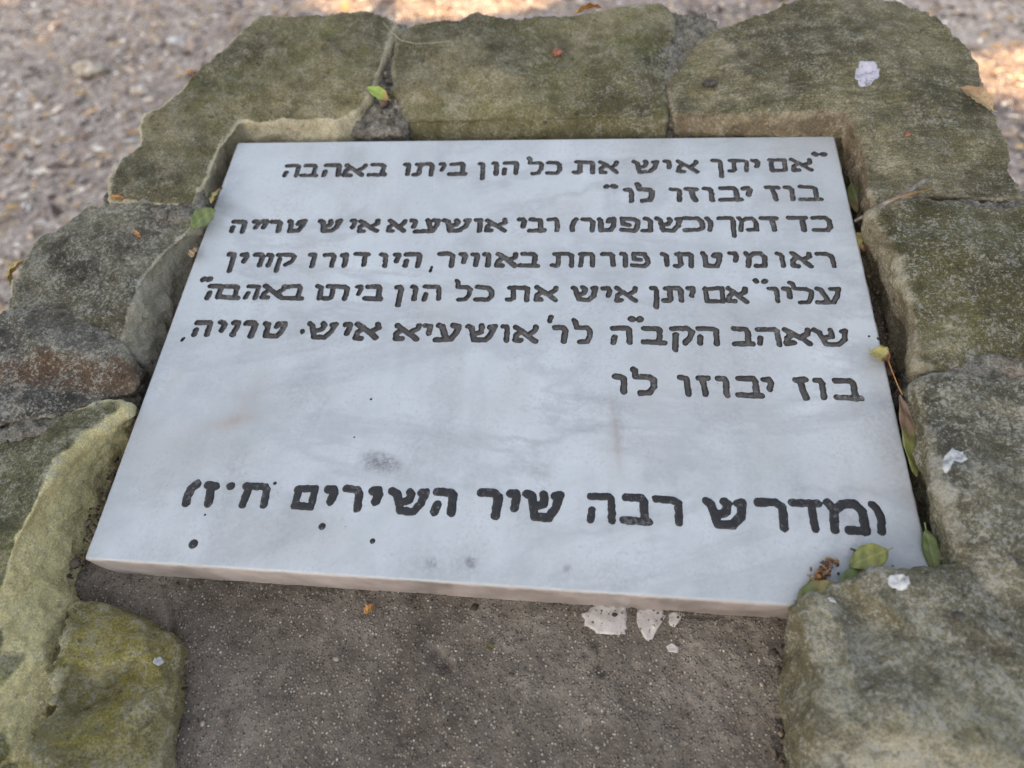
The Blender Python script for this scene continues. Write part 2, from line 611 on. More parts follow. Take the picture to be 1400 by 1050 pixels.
OLIVE = dict(dark=(0.055, 0.051, 0.034), mid=(0.108, 0.100, 0.067), light=(0.175, 0.163, 0.115), moss=(0.10, 0.10, 0.048))
GREY = dict(dark=(0.055, 0.052, 0.045), mid=(0.12, 0.115, 0.095), light=(0.22, 0.21, 0.18), moss=(0.09, 0.09, 0.055))
M1 = stone_mat('olive_sandstone', **OLIVE, moss_amt=0.5, side=(0.52, 0.46, 0.31), side_amt=.9, fleck=0.35, seed=1.1)
M2 = stone_mat('grey_limestone', **GREY, moss_amt=0.3, side=(0.47, 0.43, 0.32), side_amt=0.75, fleck=0.7, seed=2.3)
M2B = stone_mat('dark_weathered_stone', dark=(0.045, 0.043, 0.042), mid=(0.10, 0.097, 0.093), light=(0.2, 0.195, 0.185), moss=(0.08, 0.075, 0.065), moss_amt=0.2,
                side=(0.2, 0.16, 0.12), side_amt=0.4, fleck=0.8, seed=3.9, band=(-0.012, 0.016, (0.115, 0.068, 0.038)))
M3 = stone_mat('olive_sandstone', **OLIVE, moss_amt=0.6, side=(0.14, 0.125, 0.06), side_amt=0.7, fleck=0.4, seed=5.2)
M4 = stone_mat('brown_sandstone', dark=(0.056, 0.053, 0.038), mid=(0.104, 0.098, 0.068), light=(0.178, 0.165, 0.12), moss=(0.095, 0.093, 0.05), moss_amt=0.4,
               side=(0.21, 0.16, 0.10), fleck=0.45, strata=0.4, seed=6.6)
M5 = stone_mat('green_sandstone', dark=(0.055, 0.055, 0.036), mid=(0.095, 0.095, 0.062), light=(0.17, 0.168, 0.115), moss=(0.11, 0.115, 0.045), moss_amt=0.5, edge_col=(0.44, 0.42, 0.30),
               side=(0.72, 0.64, 0.33), side_amt=0.95, fleck=0.5, seed=7.7)  # bare side colour, raised to make up for weak light on the left walls
M6 = stone_mat('mossy_sandstone', edge_col=(0.5, 0.46, 0.28), dark=(0.075, 0.069, 0.038), mid=(0.14, 0.127, 0.064), light=(0.25, 0.228, 0.125), moss=(0.20, 0.18, 0.052), moss_amt=0.65,
               side=(0.26, 0.23, 0.12), side_amt=0.6, fleck=0.6, seed=8.8)
M7 = stone_mat('dark_olive_stone', dark=(0.042, 0.040, 0.025), mid=(0.082, 0.078, 0.048), light=(0.155, 0.147, 0.10), moss=(0.085, 0.08, 0.035), moss_amt=0.6,
               side=(0.22, 0.18, 0.11), fleck=.6, seed=9.4)
M8 = stone_mat('pale_flecked_stone', dark=(0.055, 0.052, 0.043), mid=(0.098, 0.096, 0.08), light=(0.215, 0.212, 0.185), moss=(0.115, 0.11, 0.072), moss_amt=0.35,
               side=(0.15, 0.13, 0.07), side_amt=0.75, fleck=0.8, seed=10.3, edge_col=(0.36, 0.345, 0.29))

FRAME = {}
# upper left corner block
FRAME['a'] = loft_stone('frame_stone', [
    (537, 34, .012), (500, 22, .016), (420, 23, .018), (355, 28, .016), (310, 55, .014), (285, 85, .014), (262, 100, .016), (235, 125, .015), (213, 142, .016), (192, 152, .014),
    (182, 172, .012), (188, 195, .013), (165, 225, .012), (158, 250, .013), (157, 271, .013), (215, 275, .013), (266, 276, .012), (275, 262, .010), (287, 236, .010), (300, 204, .010),
    (330, 167, .009), (400, 163, .010), (455, 162, .010), (488, 150, .010), (500, 130, .012), (514, 100, .013), (528, 60, .012)], M1, mon,
    {16: (0, -.004), 17: (290, 275, -.010), 18: (303, 244, -.010), 19: (315, 210, -.010), 20: (326, 188, -.006), 21: (0, -.007), 22: (0, -.006), 23: (0, -.006)}, inner=[(380, 110, .021), (250, 190, .017), (440, 80, .02), (235, 240, .016), (320, 130, .02)],
    label='large olive corner stone left of the dark joint', off=1.0)
# left, below it
FRAME['b'] = loft_stone('frame_stone', [
    (116, 273, 0.008), (150, 281, 0.010), (215, 284, 0.010), (268, 286, 0.008), (274, 292, 0.006), (252, 322, 0.008), (224, 344, 0.012), (206, 362, 0.014), (184, 398, 0.016), (173, 422, 0.016), (167, 444, 0.012), (165, 464, 0.008),
    (130, 446, 0.008), (95, 428, 0.008), (70, 424, 0.006), (20, 426, 0.006), (8, 420, 0.006), (34, 374, 0.008), (40, 355, 0.008), (55, 325, 0.008), (94, 300, 0.008)], M2, mon,
    {4: (280, 312, -.012), 5: (260, 345, -.012), 6: (242, 385, -.012), 7: (231, 410, -.012), 8: (219, 438, -.012), 9: (209, 460, -.012), 10: (204, 485, -.012), 11: (194, 500, -.012)},
    inner=[(150, 330, .015), (120, 395, .012), (170, 380, .017)], label='grey stone with pale edge beside the upper left of the plaque', off=2.0, chip=0.003)
# dark stone with the brown band
FRAME['c'] = loft_stone('frame_stone', [
    (-60, 432, .014), (0, 428, .010), (60, 422, .012), (95, 427, .012), (128, 447, .012), (160, 462, .008), (165, 490, .008), (182, 520, .004), (182, 535, .002), (137, 547, .008), (96, 561, .010), (50, 570, .010), (0, 577, .012), (-60, 590, .012)], M2B, mon,
    {5: (190, 490, -.012), 6: (194, 510, -.016), 7: (190, 530, -.018), 8: (190, 545, -.018)},
    inner=[(60, 470, .018), (110, 480, .015), (50, 520, .008), (100, 515, .007), (20, 545, .014), (80, 545, .012)], label='dark grey stone with a brown band across it', off=3.0, topk=0.7)
# green stone, lower left
FRAME['d'] = loft_stone('frame_stone', [
    (-60, 600, 0.006), (0, 582, 0.006), (50, 574, 0.006), (96, 566, 0.006), (137, 557, 0.006), (176, 559, 0.006), (142, 576, 0.006), (118, 584, 0.010), (96, 600, 0.014), (78, 618, 0.016), (68, 644, 0.018), (52, 680, 0.018),
    (30, 718, 0.018), (14, 750, 0.018), (2, 790, 0.016), (-20, 850, 0.016), (-60, 960, 0.016), (-140, 960, 0.016), (-140, 700, 0.006)], M5, mon,
    {5: (173, 580, -.014), 6: (166, 600, -.016), 7: (156, 620, -.018), 8: (143, 645, -.02), 9: (129, 666, -.02), 10: (118, 702, -.02), 11: (104, 742, -.02), 12: (95, 790, -.024), 13: (98, 815, -.024),
     14: (94, 850, -.024), 15: (84, 930, -.02), 16: (30, 1100, -.02)},
    inner=[(30, 640, .013), (80, 590, .011)], label='green stone whose pale broken side slopes down to the plaque', off=4.0, big=.003, mid=.0015, fsize=.05)
# faceted boulder, lower left corner
FRAME['e'] = loft_stone('frame_stone', [
    (98, 824, -.018), (124, 826, -.021), (154, 831, -.024), (192, 852, -.026), (233, 869, -.027), (247, 888, -.027), (241, 925, -.026), (236, 965, -.024), (224, 1016, -.020), (210, 1090, -.016), (195, 1150, -.01),
    (-20, 1150, .014), (30, 1020, .010), (70, 935, .000), (90, 882, -.008)], M6, mon, {},
    inner=[(192, 870, -.014), (165, 905, -.013), (98, 908, -.008), (125, 908, -.010), (172, 925, -.026), (110, 930, -.020), (80, 960, -.012), (150, 950, -.028), (110, 975, -.022), (225, 930, -.018), (190, 965, -.010), (145, 1004, -.004), (108, 1018, .002), (70, 1036, .008), (82, 1000, -.004), (200, 895, -.016)],
    label='yellow green faceted boulder at the lower left of the slab', off=5.0, smooth=1, big=.001, topk=.8, facet=.35, fsize=.05)
# top middle
FRAME['f'] = loft_stone('frame_stone', [
    (549, 48, .010), (568, 38, .012), (600, 30, .014), (650, 24, .014), (700, 26, .014), (740, 23, .014), (790, 21, .014), (850, 15, .016), (904, 12, .014), (912, 28, .013), (909, 90, .013), (905, 125, .012), (906, 160, .010),
    (880, 160, .010), (820, 158, .010), (760, 160, .010), (700, 160, .010), (640, 162, .009), (575, 163, .008), (556, 165, .006), (544, 170, .002), (543, 130, .010), (545, 80, .011)], M3, mon,
    {12: (0, -.006), 13: (0, -.007), 14: (0, -.008), 15: (0, -.008), 16: (0, -.008), 17: (0, -.008), 18: (0, -.008), 19: (0, -.006), 20: (0, -.005)},
    inner=[(640, 90, .020), (780, 90, .021), (860, 80, .02), (600, 120, .017), (720, 130, .019), (640, 140, .013), (830, 125, .018)], label='olive stone between the two joints above the plaque', off=6.0)
# top right corner block
FRAME['g'] = loft_stone('frame_stone', [
    (918, 90, .013), (925, 72, .014), (955, 58, .015), (985, 40, .017), (1010, 31, .02), (1050, 18, .024), (1085, 4, .026), (1150, -18, .026), (1240, 0, .024), (1290, 34, .022), (1322, 62, .020), (1333, 92, .018), (1341, 125, .017), (1364, 160, .016), (1368, 200, .014),
    (1376, 236, .012), (1392, 268, .010), (1360, 272, .013), (1300, 268, .015), (1250, 264, .016), (1215, 278, .016), (1199, 286, .013), (1190, 262, .016), (1181, 220, .017), (1170, 178, .018), (1162, 154, .018),
    (1120, 151, .018), (1050, 151, .017), (980, 153, .015), (924, 156, .012), (916, 125, .012)], M4, mon,
    {21: (.008, -.003), 22: (.009, 0), 23: (.009, 0), 24: (.007, 0), 25: (.003, -.003), 26: (0, -.004), 27: (0, -.005), 28: (0, -.005), 29: (0, -.004)},
    inner=[(1000, 90, .021), (1100, 70, .027), (1200, 80, .026), (1260, 130, .023), (1270, 220, .020), (1120, 125, .022), (1300, 180, .02)], label='large brown corner stone with fine lines and a lilac paint spot', off=7.0)
# right, upper
FRAME['h'] = loft_stone('frame_stone', [
    (1197, 296, .016), (1215, 284, .018), (1250, 272, .018), (1300, 276, .018), (1345, 282, .017), (1400, 284, .016), (1470, 296, .014), (1520, 508, .016), (1400, 511, .018), (1345, 505, .018), (1300, 498, .020), (1264, 500, .019),
    (1258, 470, .020), (1248, 420, .020), (1236, 362, .019), (1215, 320, .018)], M7, mon,
    {0: (.006, 0), 15: (.006, 0), 14: (.006, 0), 13: (.006, 0), 12: (.006, 0), 11: (.006, 0)},
    inner=[(1330, 340, .023), (1330, 440, .025), (1420, 400, .022)], label='dark olive stone with white specks right of the plaque', off=8.0, chip=.002)
# right, lower: an L that comes in under the plaque's corner
FRAME['i'] = loft_stone('frame_stone', [
    (1257, 524, .020), (1300, 517, .022), (1345, 522, .021), (1400, 524, .02), (1540, 526, .02), (1640, 1130, .02), (1400, 1150, .024), (1136, 1150, .02), (1126, 1050, .020), (1122, 985, .020), (1116, 930, .018), (1106, 880, .014), (1090, 835, .008), (1104, 816, .010),
    (1136, 817, .012), (1142, 806, .014), (1162, 800, .016), (1185, 792, .020), (1204, 783, .024), (1250, 784, .024), (1300, 784, .022), (1322, 776, .018), (1314, 740, .022), (1300, 690, .026), (1291, 645, .026), (1272, 600, .024)], M8, mon,
    {0: (.007, 0), 25: (.007, 0), 24: (.006, 0), 23: (.005, 0), 22: (.004, 0), 21: (.003, .002), 20: (0, .004), 19: (0, .004), 18: (0, .002), 13: (1080, 834, -.01), 12: (1072, 862, -.03), 11: (1066, 900, -.035), 10: (1062, 950, -.035), 9: (1060, 1000, -.035), 8: (1060, 1060, -.035), 7: (1060, 1150, -.035)},
    inner=[(1180, 850, .014), (1150, 850, .022), (1210, 830, .028), (1260, 870, .026), (1350, 650, .028), (1350, 850, .028), (1300, 980, .030), (1180, 960, .028)], label='pale flecked stone wrapping the lower right corner of the plaque', off=9.0, chip=.004, smooth=2, big=.002, topk=.75, facet=.85)

# mortar joints
s = NT('mortar', 0.95, 0.2)
n2 = s.noise(120, 6, 0.7)
c = s.ramp(n2, [(0.35, (0.085, 0.077, 0.062)), (0.5, (0.18, 0.166, 0.137)), (0.68, (0.31, 0.29, 0.25))])
c = s.mix(0.7, c, s.ramp(s.noise(700, 3, 0.8), [(0.34, (0.3, 0.3, 0.3)), (0.5, (0.95, 0.94, 0.92)), (0.66, (1.8, 1.75, 1.65))]), 'MULTIPLY')
MORT = s.done(c, s.bump(n2, 0.005, 1.0))


def joint(top, **kw):
    return loft_stone('mortar_joint', top, MORT, mon, kw.pop('foot', None), bottom=-.09, vox=.002, smooth=1, big=.002, mid=.0025, fine=.0018, topk=1.0, facet=0, **kw)


joint([(512, 36, .006), (552, 34, .006), (556, 100, .007), (552, 180, .003), (480, 180, -.001), (498, 136, .005), (514, 100, .007)], off=11.0)
joint([(902, 40, .010), (912, 20, .013), (962, 20, .014), (985, 42, .014), (930, 82, .015), (928, 160, .010), (900, 160, .009), (900, 120, .012)], off=12.0)
joint([(146, 262, .011), (276, 264, .009), (284, 288, .004), (262, 300, .012), (136, 290, .012)], off=13.0)
joint([(1198, 276, .006), (1250, 256, .011), (1400, 262, .009), (1420, 292, .011), (1250, 284, .014), (1210, 304, .006)], off=14.0)
joint([(1262, 480, .016), (1300, 484, .0205), (1400, 496, .0205), (1540, 490, .0195), (1540, 536, .0195), (1400, 540, .0195), (1300, 534, .0205), (1268, 540, .016)], off=15.0)
joint([(-60, 570, .007), (90, 552, .006), (164, 534, .000), (190, 524, -.010), (188, 566, -.012), (140, 572, .006), (90, 580, .009), (-60, 612, .009)], off=16.0)

# concrete slab the plaque lies on
s = NT('rough_concrete', 0.95, 0.25)
n1 = s.noise(9, 5, 0.6); n2 = s.noise(70, 6, 0.65)
c = s.ramp(s.math('ADD', s.math('MULTIPLY', n1, 0.6), s.math('MULTIPLY', n2, 0.4)), [(0.34, (0.072, 0.058, 0.046)), (0.5, (0.148, 0.124, 0.099)), (0.66, (0.272, 0.234, 0.19))])
vc = s.n('ShaderNodeTexVoronoi'); s.link(s.co, vc.inputs['Vector']); vc.inputs['Scale'].default_value = 540
sepc = s.n('ShaderNodeSeparateColor'); s.link(vc.outputs['Color'], sepc.inputs[0])
gr = s.math('MULTIPLY', s.ramp(sepc.outputs[0], [(0.42, 0.0), (0.6, 1.0)]), s.ramp(vc.outputs['Distance'], [(0.25, 1.0), (0.5, 0.0)]))
fine = s.noise(900, 4, 0.8)
c = s.mix(0.55, c, s.ramp(fine, [(0.35, (0.25, 0.25, 0.25)), (0.5, (0.9, 0.9, 0.9)), (0.65, (1.7, 1.65, 1.6))]), 'MULTIPLY')
c = s.mix(s.math('MULTIPLY', gr, 0.85), c, s.ramp(sepc.outputs[1], [(0.2, (0.24, 0.20, 0.145)), (0.75, (0.42, 0.365, 0.295)), (0.98, (0.66, 0.61, 0.54))]))
dk = s.ramp(s.voro(330, 'Distance', co=s.scaled((1, 1, 1), loc=(3, 1, 2))), [(0.06, 1.0), (0.22, 0.0)])
c = s.mix(s.math('MULTIPLY', dk, 0.5), c, (0.03, 0.026, 0.023))
nb = s.bump(n2, 0.006, 0.7); nb = s.bump(s.math('SUBTRACT', gr, s.math('MULTIPLY', dk, 0.8)), 0.0012, 1.0, nb)
CONC = s.done(c, nb)
gx, gy = np.meshgrid(np.linspace(-0.31, 0.30, 520), np.linspace(-0.42, 0.215, 540))
pp = np.stack([gx, gy, gx * 0], -1)
gz = -0.0352 + 0.0012 * fbm(pp * 30, 3) + 0.0005 * fbm(pp * 250, 2)
gz = np.where((gy > -0.19) & (np.abs(gx) < .255), np.minimum(gz, -0.0352), gz)
hx, hy = P(600, 897, -.035)[:2]
for (hu, hv, hr, hd) in [(595, 893, .004, .004), (608, 908, .004, .004), (822, 917, .003, .004), (815, 881, .003, .003), (700, 960, .002, .002), (800, 895, .002, .002)]:
    c_ = P(hu, hv, -.035)
    gz -= hd * np.exp(-(((gx - c_[0]) ** 2 + (gy - c_[1]) ** 2) / hr ** 2))
ca_, cb_ = P(226, 800, -.035)[:2], P(238, 872, -.035)[:2]        # hairline crack at the left
tt = np.clip(((gx - ca_[0]) * (cb_ - ca_)[0] + (gy - ca_[1]) * (cb_ - ca_)[1]) / ((cb_ - ca_) @ (cb_ - ca_)), 0, 1)
dd = np.hypot(gx - ca_[0] - tt * (cb_ - ca_)[0] + .0012 * vnoise(pp * 150), gy - ca_[1] - tt * (cb_ - ca_)[1])
gz -= .003 * np.exp(-(dd / .0013) ** 2)
ny_, nx_ = gx.shape
vi = np.arange(nx_ * ny_).reshape(ny_, nx_)
q = np.stack([vi[:-1, :-1], vi[:-1, 1:], vi[1:, 1:], vi[1:, :-1]], -1).reshape(-1, 4)
co = np.stack([gx, gy, gz], -1).reshape(-1, 3)
loop = np.concatenate([vi[0, :], vi[1:, -1], vi[-1, -2::-1], vi[-2:0:-1, 0]])
nb0 = len(co)
bt = co[loop].copy(); bt[:, 2] = -0.11
co = np.concatenate([co, bt])
L = len(loop)
k = np.arange(L)
q = np.concatenate([q, np.stack([loop, nb0 + k, nb0 + (k + 1) % L, loop[(k + 1) % L]], -1)])
slab = link('concrete_slab', fast_mesh('concrete_slab', W(co), quads=q), CONC, mon)

# rubble body under the frame, down to the ground
s = NT('rubble_masonry', 0.95, 0.2)
br = s.voro(7, 'Distance', 'DISTANCE_TO_EDGE', co=s.scaled((1, 1, 1.6)))
n2 = s.noise(60, 7, 0.7)
c = s.mix(s.ramp(br, [(0.03, 0.0), (0.07, 1.0)]), (0.14, 0.13, 0.12), s.ramp(n2, [(0.35, (0.07, 0.062, 0.042)), (0.65, (0.2, 0.18, 0.12))]))
nb = s.bump(s.ramp(br, [(0.0, 0.0), (0.1, 1.0)]), 0.03, 0.8); nb = s.bump(n2, 0.006, 0.6, nb)
RUB = s.done(c, nb)
out = [P(*t) for t in [(500, 40, 0), (360, 45, 0), (240, 140, 0), (205, 190, 0), (180, 260, 0), (140, 300, 0), (75, 370, 0), (40, 430, 0), (-50, 600, 0), (-110, 960, 0)]]
out += [np.array([-.33, -.41, 0]), np.array([.42, -.43, 0])] + [P(*t) for t in [(1500, 530, 0), (1450, 310, 0), (1370, 240, 0), (1330, 140, 0), (1290, 60, 0), (1230, 30, 0), (1120, 20, 0), (900, 40, 0)]]
n = len(out)
tpv = [W(np.array([o[0], o[1], -.055])) for o in out]
btv = [np.array([t[0] * 1.04, t[1] * 1.04, -.05]) for t in tpv]
me = raw_mesh('masonry_base', tpv + btv, [tuple(range(n)), tuple(range(2 * n - 1, n - 1, -1))] + [(i, n + i, n + (i + 1) % n, (i + 1) % n) for i in range(n)])
bm = bmesh.new(); bm.from_mesh(me); bmesh.ops.recalc_face_normals(bm, faces=bm.faces); bm.to_mesh(me); bm.free()
me = voxel(me, .008); me.name = 'masonry_base'; me.materials.clear()
rough_up(me, smooth=3, big=.012, mid=.004, fine=.001, off=20.0, topk=0.1, facet=0)
link('masonry_base', me, RUB, mon)


# ------------------------------------------------------------------ paint spots, grout
def patch(name, host, pts, z, mat, off, thick=.0006, label=None, drop=.004):
    """a thin irregular skin that follows the surface under it (ray cast straight down)"""
    c = np.mean([P(u, v, z)[:2] for u, v in pts], 0)
    ring = []
    for u, v in pts:
        ring.append(P(u, v, z)[:2])
    ring = np.array(ring)
    M = 8
    n = len(ring)
    ang = []
    fine = []
    for i in range(n):
        a, b = ring[i], ring[(i + 1) % n]
        for t in np.linspace(0, 1, 5)[:-1]:
            fine.append(a * (1 - t) + b * t)
    fine = np.array(fine)
    p3 = np.c_[fine, np.zeros(len(fine))]
    fine = c + (fine - c) * (1 + 0.13 * fbm(p3 * 600 + off, 3))[:, None]
    dg = bpy.context.evaluated_depsgraph_get()
    dn = Vector(-RX[:, 2])
    co = []
    inv = host.matrix_world.inverted()
    for k in range(M + 1):
        r = k / M
        for qi, q_ in enumerate(fine):
            if k == 0:
                hl = host.location + (host.parent.location if host.parent else Vector())
                for _ in range(12):
                    ok, loc, nr, _i = host.ray_cast(Vector(W((q_[0], q_[1], .08))) - hl, dn)
                    if ok and float((np.array(loc + hl) - [0, 0, HGT]) @ RX[:, 2]) > z - .014: break
                    q_ = c + (q_ - c) * .88
                fine[qi] = q_
            x, y = c + (q_ - c) * r
            o = Vector(W((x, y, .08)))
            hl = host.location + (host.parent.location if host.parent else Vector())
            ok, loc, nr, _ = host.ray_cast(o - hl, dn)
            base = (loc + hl) if ok else Vector(W((x, y, z)))
            h = thick * (1 if k < M else -1.5)
            co.append(np.array(base) + RX[:, 2] * h)
    N = len(fine)
    fs = []
    for k in range(M):
        for i in range(N):
            j = (i + 1) % N
            fs.append((k * N + i, (k + 1) * N + i, (k + 1) * N + j, k * N + j))
    o = link(name, raw_mesh(name, co, fs), mat, host)
    if label: o['label'] = label
    return o


bpy.context.view_layer.update()
s = NT('white_paint', 0.7, 0.3)
c = s.ramp(s.noise(130, 6, 0.7), [(0.38, (0.2, 0.19, 0.17)), (0.48, (0.46, 0.455, 0.44)), (0.7, (0.62, 0.62, 0.61))])
PAINT = s.done(c, s.bump(s.noise(220, 4), 0.001, 0.6))
s = NT('lilac_paint', 0.7, 0.3)
LILAC = s.done(s.ramp(s.noise(170, 6, 0.75), [(0.38, (0.16, 0.15, 0.15)), (0.48, (0.40, 0.385, 0.43)), (0.7, (0.52, 0.5, 0.56))]), s.bump(s.noise(220, 4), 0.001, 0.6))
s = NT('grout', 0.85, 0.3)
GROUT = s.done(s.mix(s.ramp(s.noise(420, 3), [(0.33, 1.0), (0.38, 0.0)]), s.ramp(s.noise(90, 5), [(0.3, (0.42, 0.37, 0.33)), (0.7, (0.58, 0.53, 0.49))]), (0.06, 0.05, 0.045)), s.bump(s.noise(160, 5), 0.0015, 0.8))
patch('paint_spot', FRAME['g'], [(1168, 96), (1176, 84), (1196, 82), (1205, 92), (1203, 104), (1190, 113), (1174, 111)], .026, LILAC, 1.0, label='lilac white paint spot')
patch('paint_spot', FRAME['i'], [(1284, 642), (1290, 624), (1304, 610), (1320, 615), (1325, 628), (1314, 634), (1302, 632), (1294, 642), (1288, 654)], .027, PAINT, 2.0)
patch('paint_spot', FRAME['i'], [(1211, 790), (1218, 785), (1230, 784), (1244, 787), (1247, 796), (1240, 805), (1228, 808), (1217, 802)], .026, PAINT, 3.0)
patch('paint_spot', FRAME['i'], [(1128, 819), (1136, 820), (1140, 828), (1131, 826)], .010, PAINT, 4.0)
patch('paint_speck', FRAME['e'], [(212, 899), (218, 897), (220, 905), (215, 910), (210, 907)], -.018, PAINT, 5.0)
patch('grout_smear', slab, [(793, 838), (820, 822), (858, 826), (861, 852), (856, 868), (838, 872), (815, 866), (798, 856)], -.035, GROUT, 6.0, .0012)
patch('grout_smear', slab, [(870, 830), (905, 828), (912, 840), (902, 858), (894, 872), (886, 880), (876, 866), (869, 850)], -.035, GROUT, 7.0, .0012)
patch('grout_smear', slab, [(914, 836), (934, 834), (932, 846), (922, 858), (914, 856)], -.035, GROUT, 8.0, .001)
patch('grout_smear', slab, [(910, 883), (918, 878), (929, 886), (926, 893), (914, 892)], -.035, GROUT, 9.0, .001)

# ------------------------------------------------------------------ the marble plaque with its carved writing
s = NT('marble', 0.42, 0.5)
n1 = s.noise(7, 6, 0.6, dist=0.6); n2 = s.noise(40, 7, 0.7); n3 = s.noise(420, 3, 0.6)
c = s.ramp(s.math('ADD', s.math('MULTIPLY', n1, 0.65), s.math('MULTIPLY', n2, 0.35)), [(0.34, (0.37, 0.395, 0.40)), (0.5, (0.465, 0.493, 0.502)), (0.66, (0.53, 0.56, 0.57))])
vein = s.ramp(s.math('ABSOLUTE', s.math('SUBTRACT', s.noise(5.0, 7, 0.6, s.scaled((1.0, 2.2, 1), (0, 0, R(38))), 0.5), 0.5)), [(0.0, 1.0), (0.05, 0.0)])
c = s.mix(s.math('MULTIPLY', vein, s.math('MULTIPLY', n1, 0.8)), c, (0.30, 0.315, 0.33))
stn = s.math('MULTIPLY', s.attr('rust'), s.ramp(n2, [(0.3, 0.25), (0.65, 1.0)]))
c = s.mix(s.math('MULTIPLY', stn, 1.5, True), c, (0.345, 0.305, 0.272))
c = s.mix(s.math('MULTIPLY', s.attr('smudge'), s.ramp(s.noise(300, 4, 0.7), [(0.35, 0.3), (0.6, 1.0)])), c, (0.16, 0.16, 0.17))
gn = s.ramp(s.math('ADD', s.math('MULTIPLY', n3, .6), s.math('MULTIPLY', n2, .4)), [(0.52, 0.0), (0.66, 1.0)])
c = s.mix(s.math('MULTIPLY', gn, 0.4), c, (0.30, 0.30, 0.31))
sp = s.math('MULTIPLY', s.ramp(s.voro(130, 'Distance'), [(0.035, 1.0), (0.06, 0.0)]), s.ramp(s.noise(18, 2), [(0.55, 0.0), (0.58, 1.0)]))
c = s.mix(s.math('MULTIPLY', sp, 0.75), c, (0.08, 0.075, 0.07))
c = s.mix(s.math('MULTIPLY', s.attr('edge'), 0.85), c, s.mix(s.ramp(s.math('ADD', s.math('MULTIPLY', n1, .45), s.math('MULTIPLY', n2, .55)), [(0.38, 0.0), (0.6, 1.0)]), (0.16, 0.12, 0.10), (0.47, 0.40, 0.36)))
MARB = s.done(c, s.bump(n3, 0.0003, 0.25), s.ramp(n2, [(0.3, 0.34), (0.7, 0.5)]))


def ink(name, a, b, rgh, worn_lit=None):
    s = NT(name, rgh, 0.4)
    n2 = s.noise(240, 5, 0.7)
    c = s.ramp(n2, [(0.35, a), (0.65, b)])
    if worn_lit:        # worn groove floor, also painted lighter for the light it would reflect
        c = s.mix(s.math('MULTIPLY', s.attr('floor'), s.ramp(s.noise(60, 4), [(0.35, 0.3), (0.6, 1.0)])), c, worn_lit)
    chips = s.ramp(s.math('ADD', s.math('MULTIPLY', s.noise(330, 4, 0.7), 0.6), s.math('MULTIPLY', s.noise(45, 3), 0.4)), [(0.56, 0.0), (0.61, 1.0)])
    c = s.mix(s.math('MULTIPLY', chips, 0.6 if worn_lit else 0.35), c, (0.22, 0.215, 0.21))
    return s.done(c, s.bump(s.noise(500, 3), 0.0006, 0.5))


INK = ink('faded_letter_paint', (0.018, 0.016, 0.014), (0.038, 0.034, 0.031), 0.6, (0.115, 0.104, 0.095))
INK2 = ink('fresh_black_paint', (0.012, 0.011, 0.011), (0.026, 0.025, 0.025), 0.5)

GLYPH = {
    'א': [[(0, 1), (.3, .72), (.72, .3), (1, 0)], [(1, 1), (.98, .75), (.64, .44)], [(.3, .68), (.05, .4), (.02, 0), (.3, 0)]],
    'ב': [[(.05, 1), (.7, 1), (.8, .85), (.8, 0)], [(0, 0), (1, 0)]],
    'ד': [[(0, 1), (1, 1)], [(.75, 1), (.8, 0)]],
    'ה': [[(0, 1), (.88, 1), (1, .88), (1, 0)], [(.1, .40), (.05, 0)]],
    'ו': [[(0, 1), (.7, .97), (.9, .8), (.95, 0)]],
    'ז': [[(0, 1), (1, 1)], [(.45, .95), (.62, .4), (.75, 0)]],
    'ח': [[(0, 1), (.9, 1), (1, .85), (1, 0)], [(.14, 1), (.1, .4), (.05, 0)]],
    'ט': [[(0, 1), (.15, .85), (.17, 0), (.75, 0), (.95, .5), (1, 1), (.68, .95), (.64, .78)]],
    'י': [[(0, 1), (.75, 1), (1, .8), (.7, .38)]],
    'כ': [[(0, 1), (.75, 1), (1, .75), (1, .25), (.78, 0), (0, 0)]],
    'ך': [[(0, 1), (.8, 1), (.88, .8), (.85, -.45)]],
    'ל': [[(0, 1.5), (.1, 1.4), (.14, 1.0), (.8, 1), (1, .8), (.98, .4), (.8, 0), (.35, -.02)]],
    'מ': [[(0, 1), (.18, .72), (.08, 0)], [(.18, .75), (.45, 1), (.8, 1), (1, .7), (1, 0), (.5, 0)]],
    'ם': [[(0, 1), (1, 1), (.97, 0), (.06, 0), (.06, 1)]],
    'נ': [[(.2, 1), (.7, 1), (.88, .8), (.92, 0), (0, 0)]],
    'ן': [[(0, 1), (.7, 1), (.85, .8), (.8, -.48)]],
    'ע': [[(.06, 1), (.22, .95), (.48, .05)], [(.72, 1), (1, 1), (.92, .5), (.68, 0), (0, -.04)]],
    'ע~': [[(.46, 1), (.55, .95), (.68, .05)], [(.8, 1), (1, 1), (.94, .5), (.76, 0), (0, -.06)]],
    'פ': [[(.5, .52), (.1, .52), (.06, 1), (.75, 1), (1, .75), (1, .25), (.78, 0), (0, 0)]],
    'ק': [[(0, 1), (.8, 1), (1, .8), (.9, .35), (.6, .05)], [(.16, .55), (.14, -.5)]],
    'ר': [[(0, 1), (.72, 1), (1, .8), (1, 0)]],
    'ש': [[(0, 1), (.14, .85), (.28, 0), (.68, 0), (.9, .4), (1, 1), (.86, .95)], [(.5, 1), (.56, .85), (.5, .55), (.26, .42)]],
    'ת': [[(.08, 1), (.85, 1), (1, .85), (1, 0)], [(.3, 1), (.32, .1), (.2, 0), (0, 0)]],
    '"': [[(0, .5), (.08, .45)], [(.92, .5), (1, .45)]],
    "'": [[(.8, 1), (.2, 0)]],
    ',': [[(.7, 1), (.2, 0)]],
    '.': [[(.45, .5), (.55, .5)]],
    ')': [[(0, 1), (.8, .75), (1, .45), (.6, 0)]],
    '(': [[(1, 1), (.3, .75), (0, .3), (.15, 0)]],
}
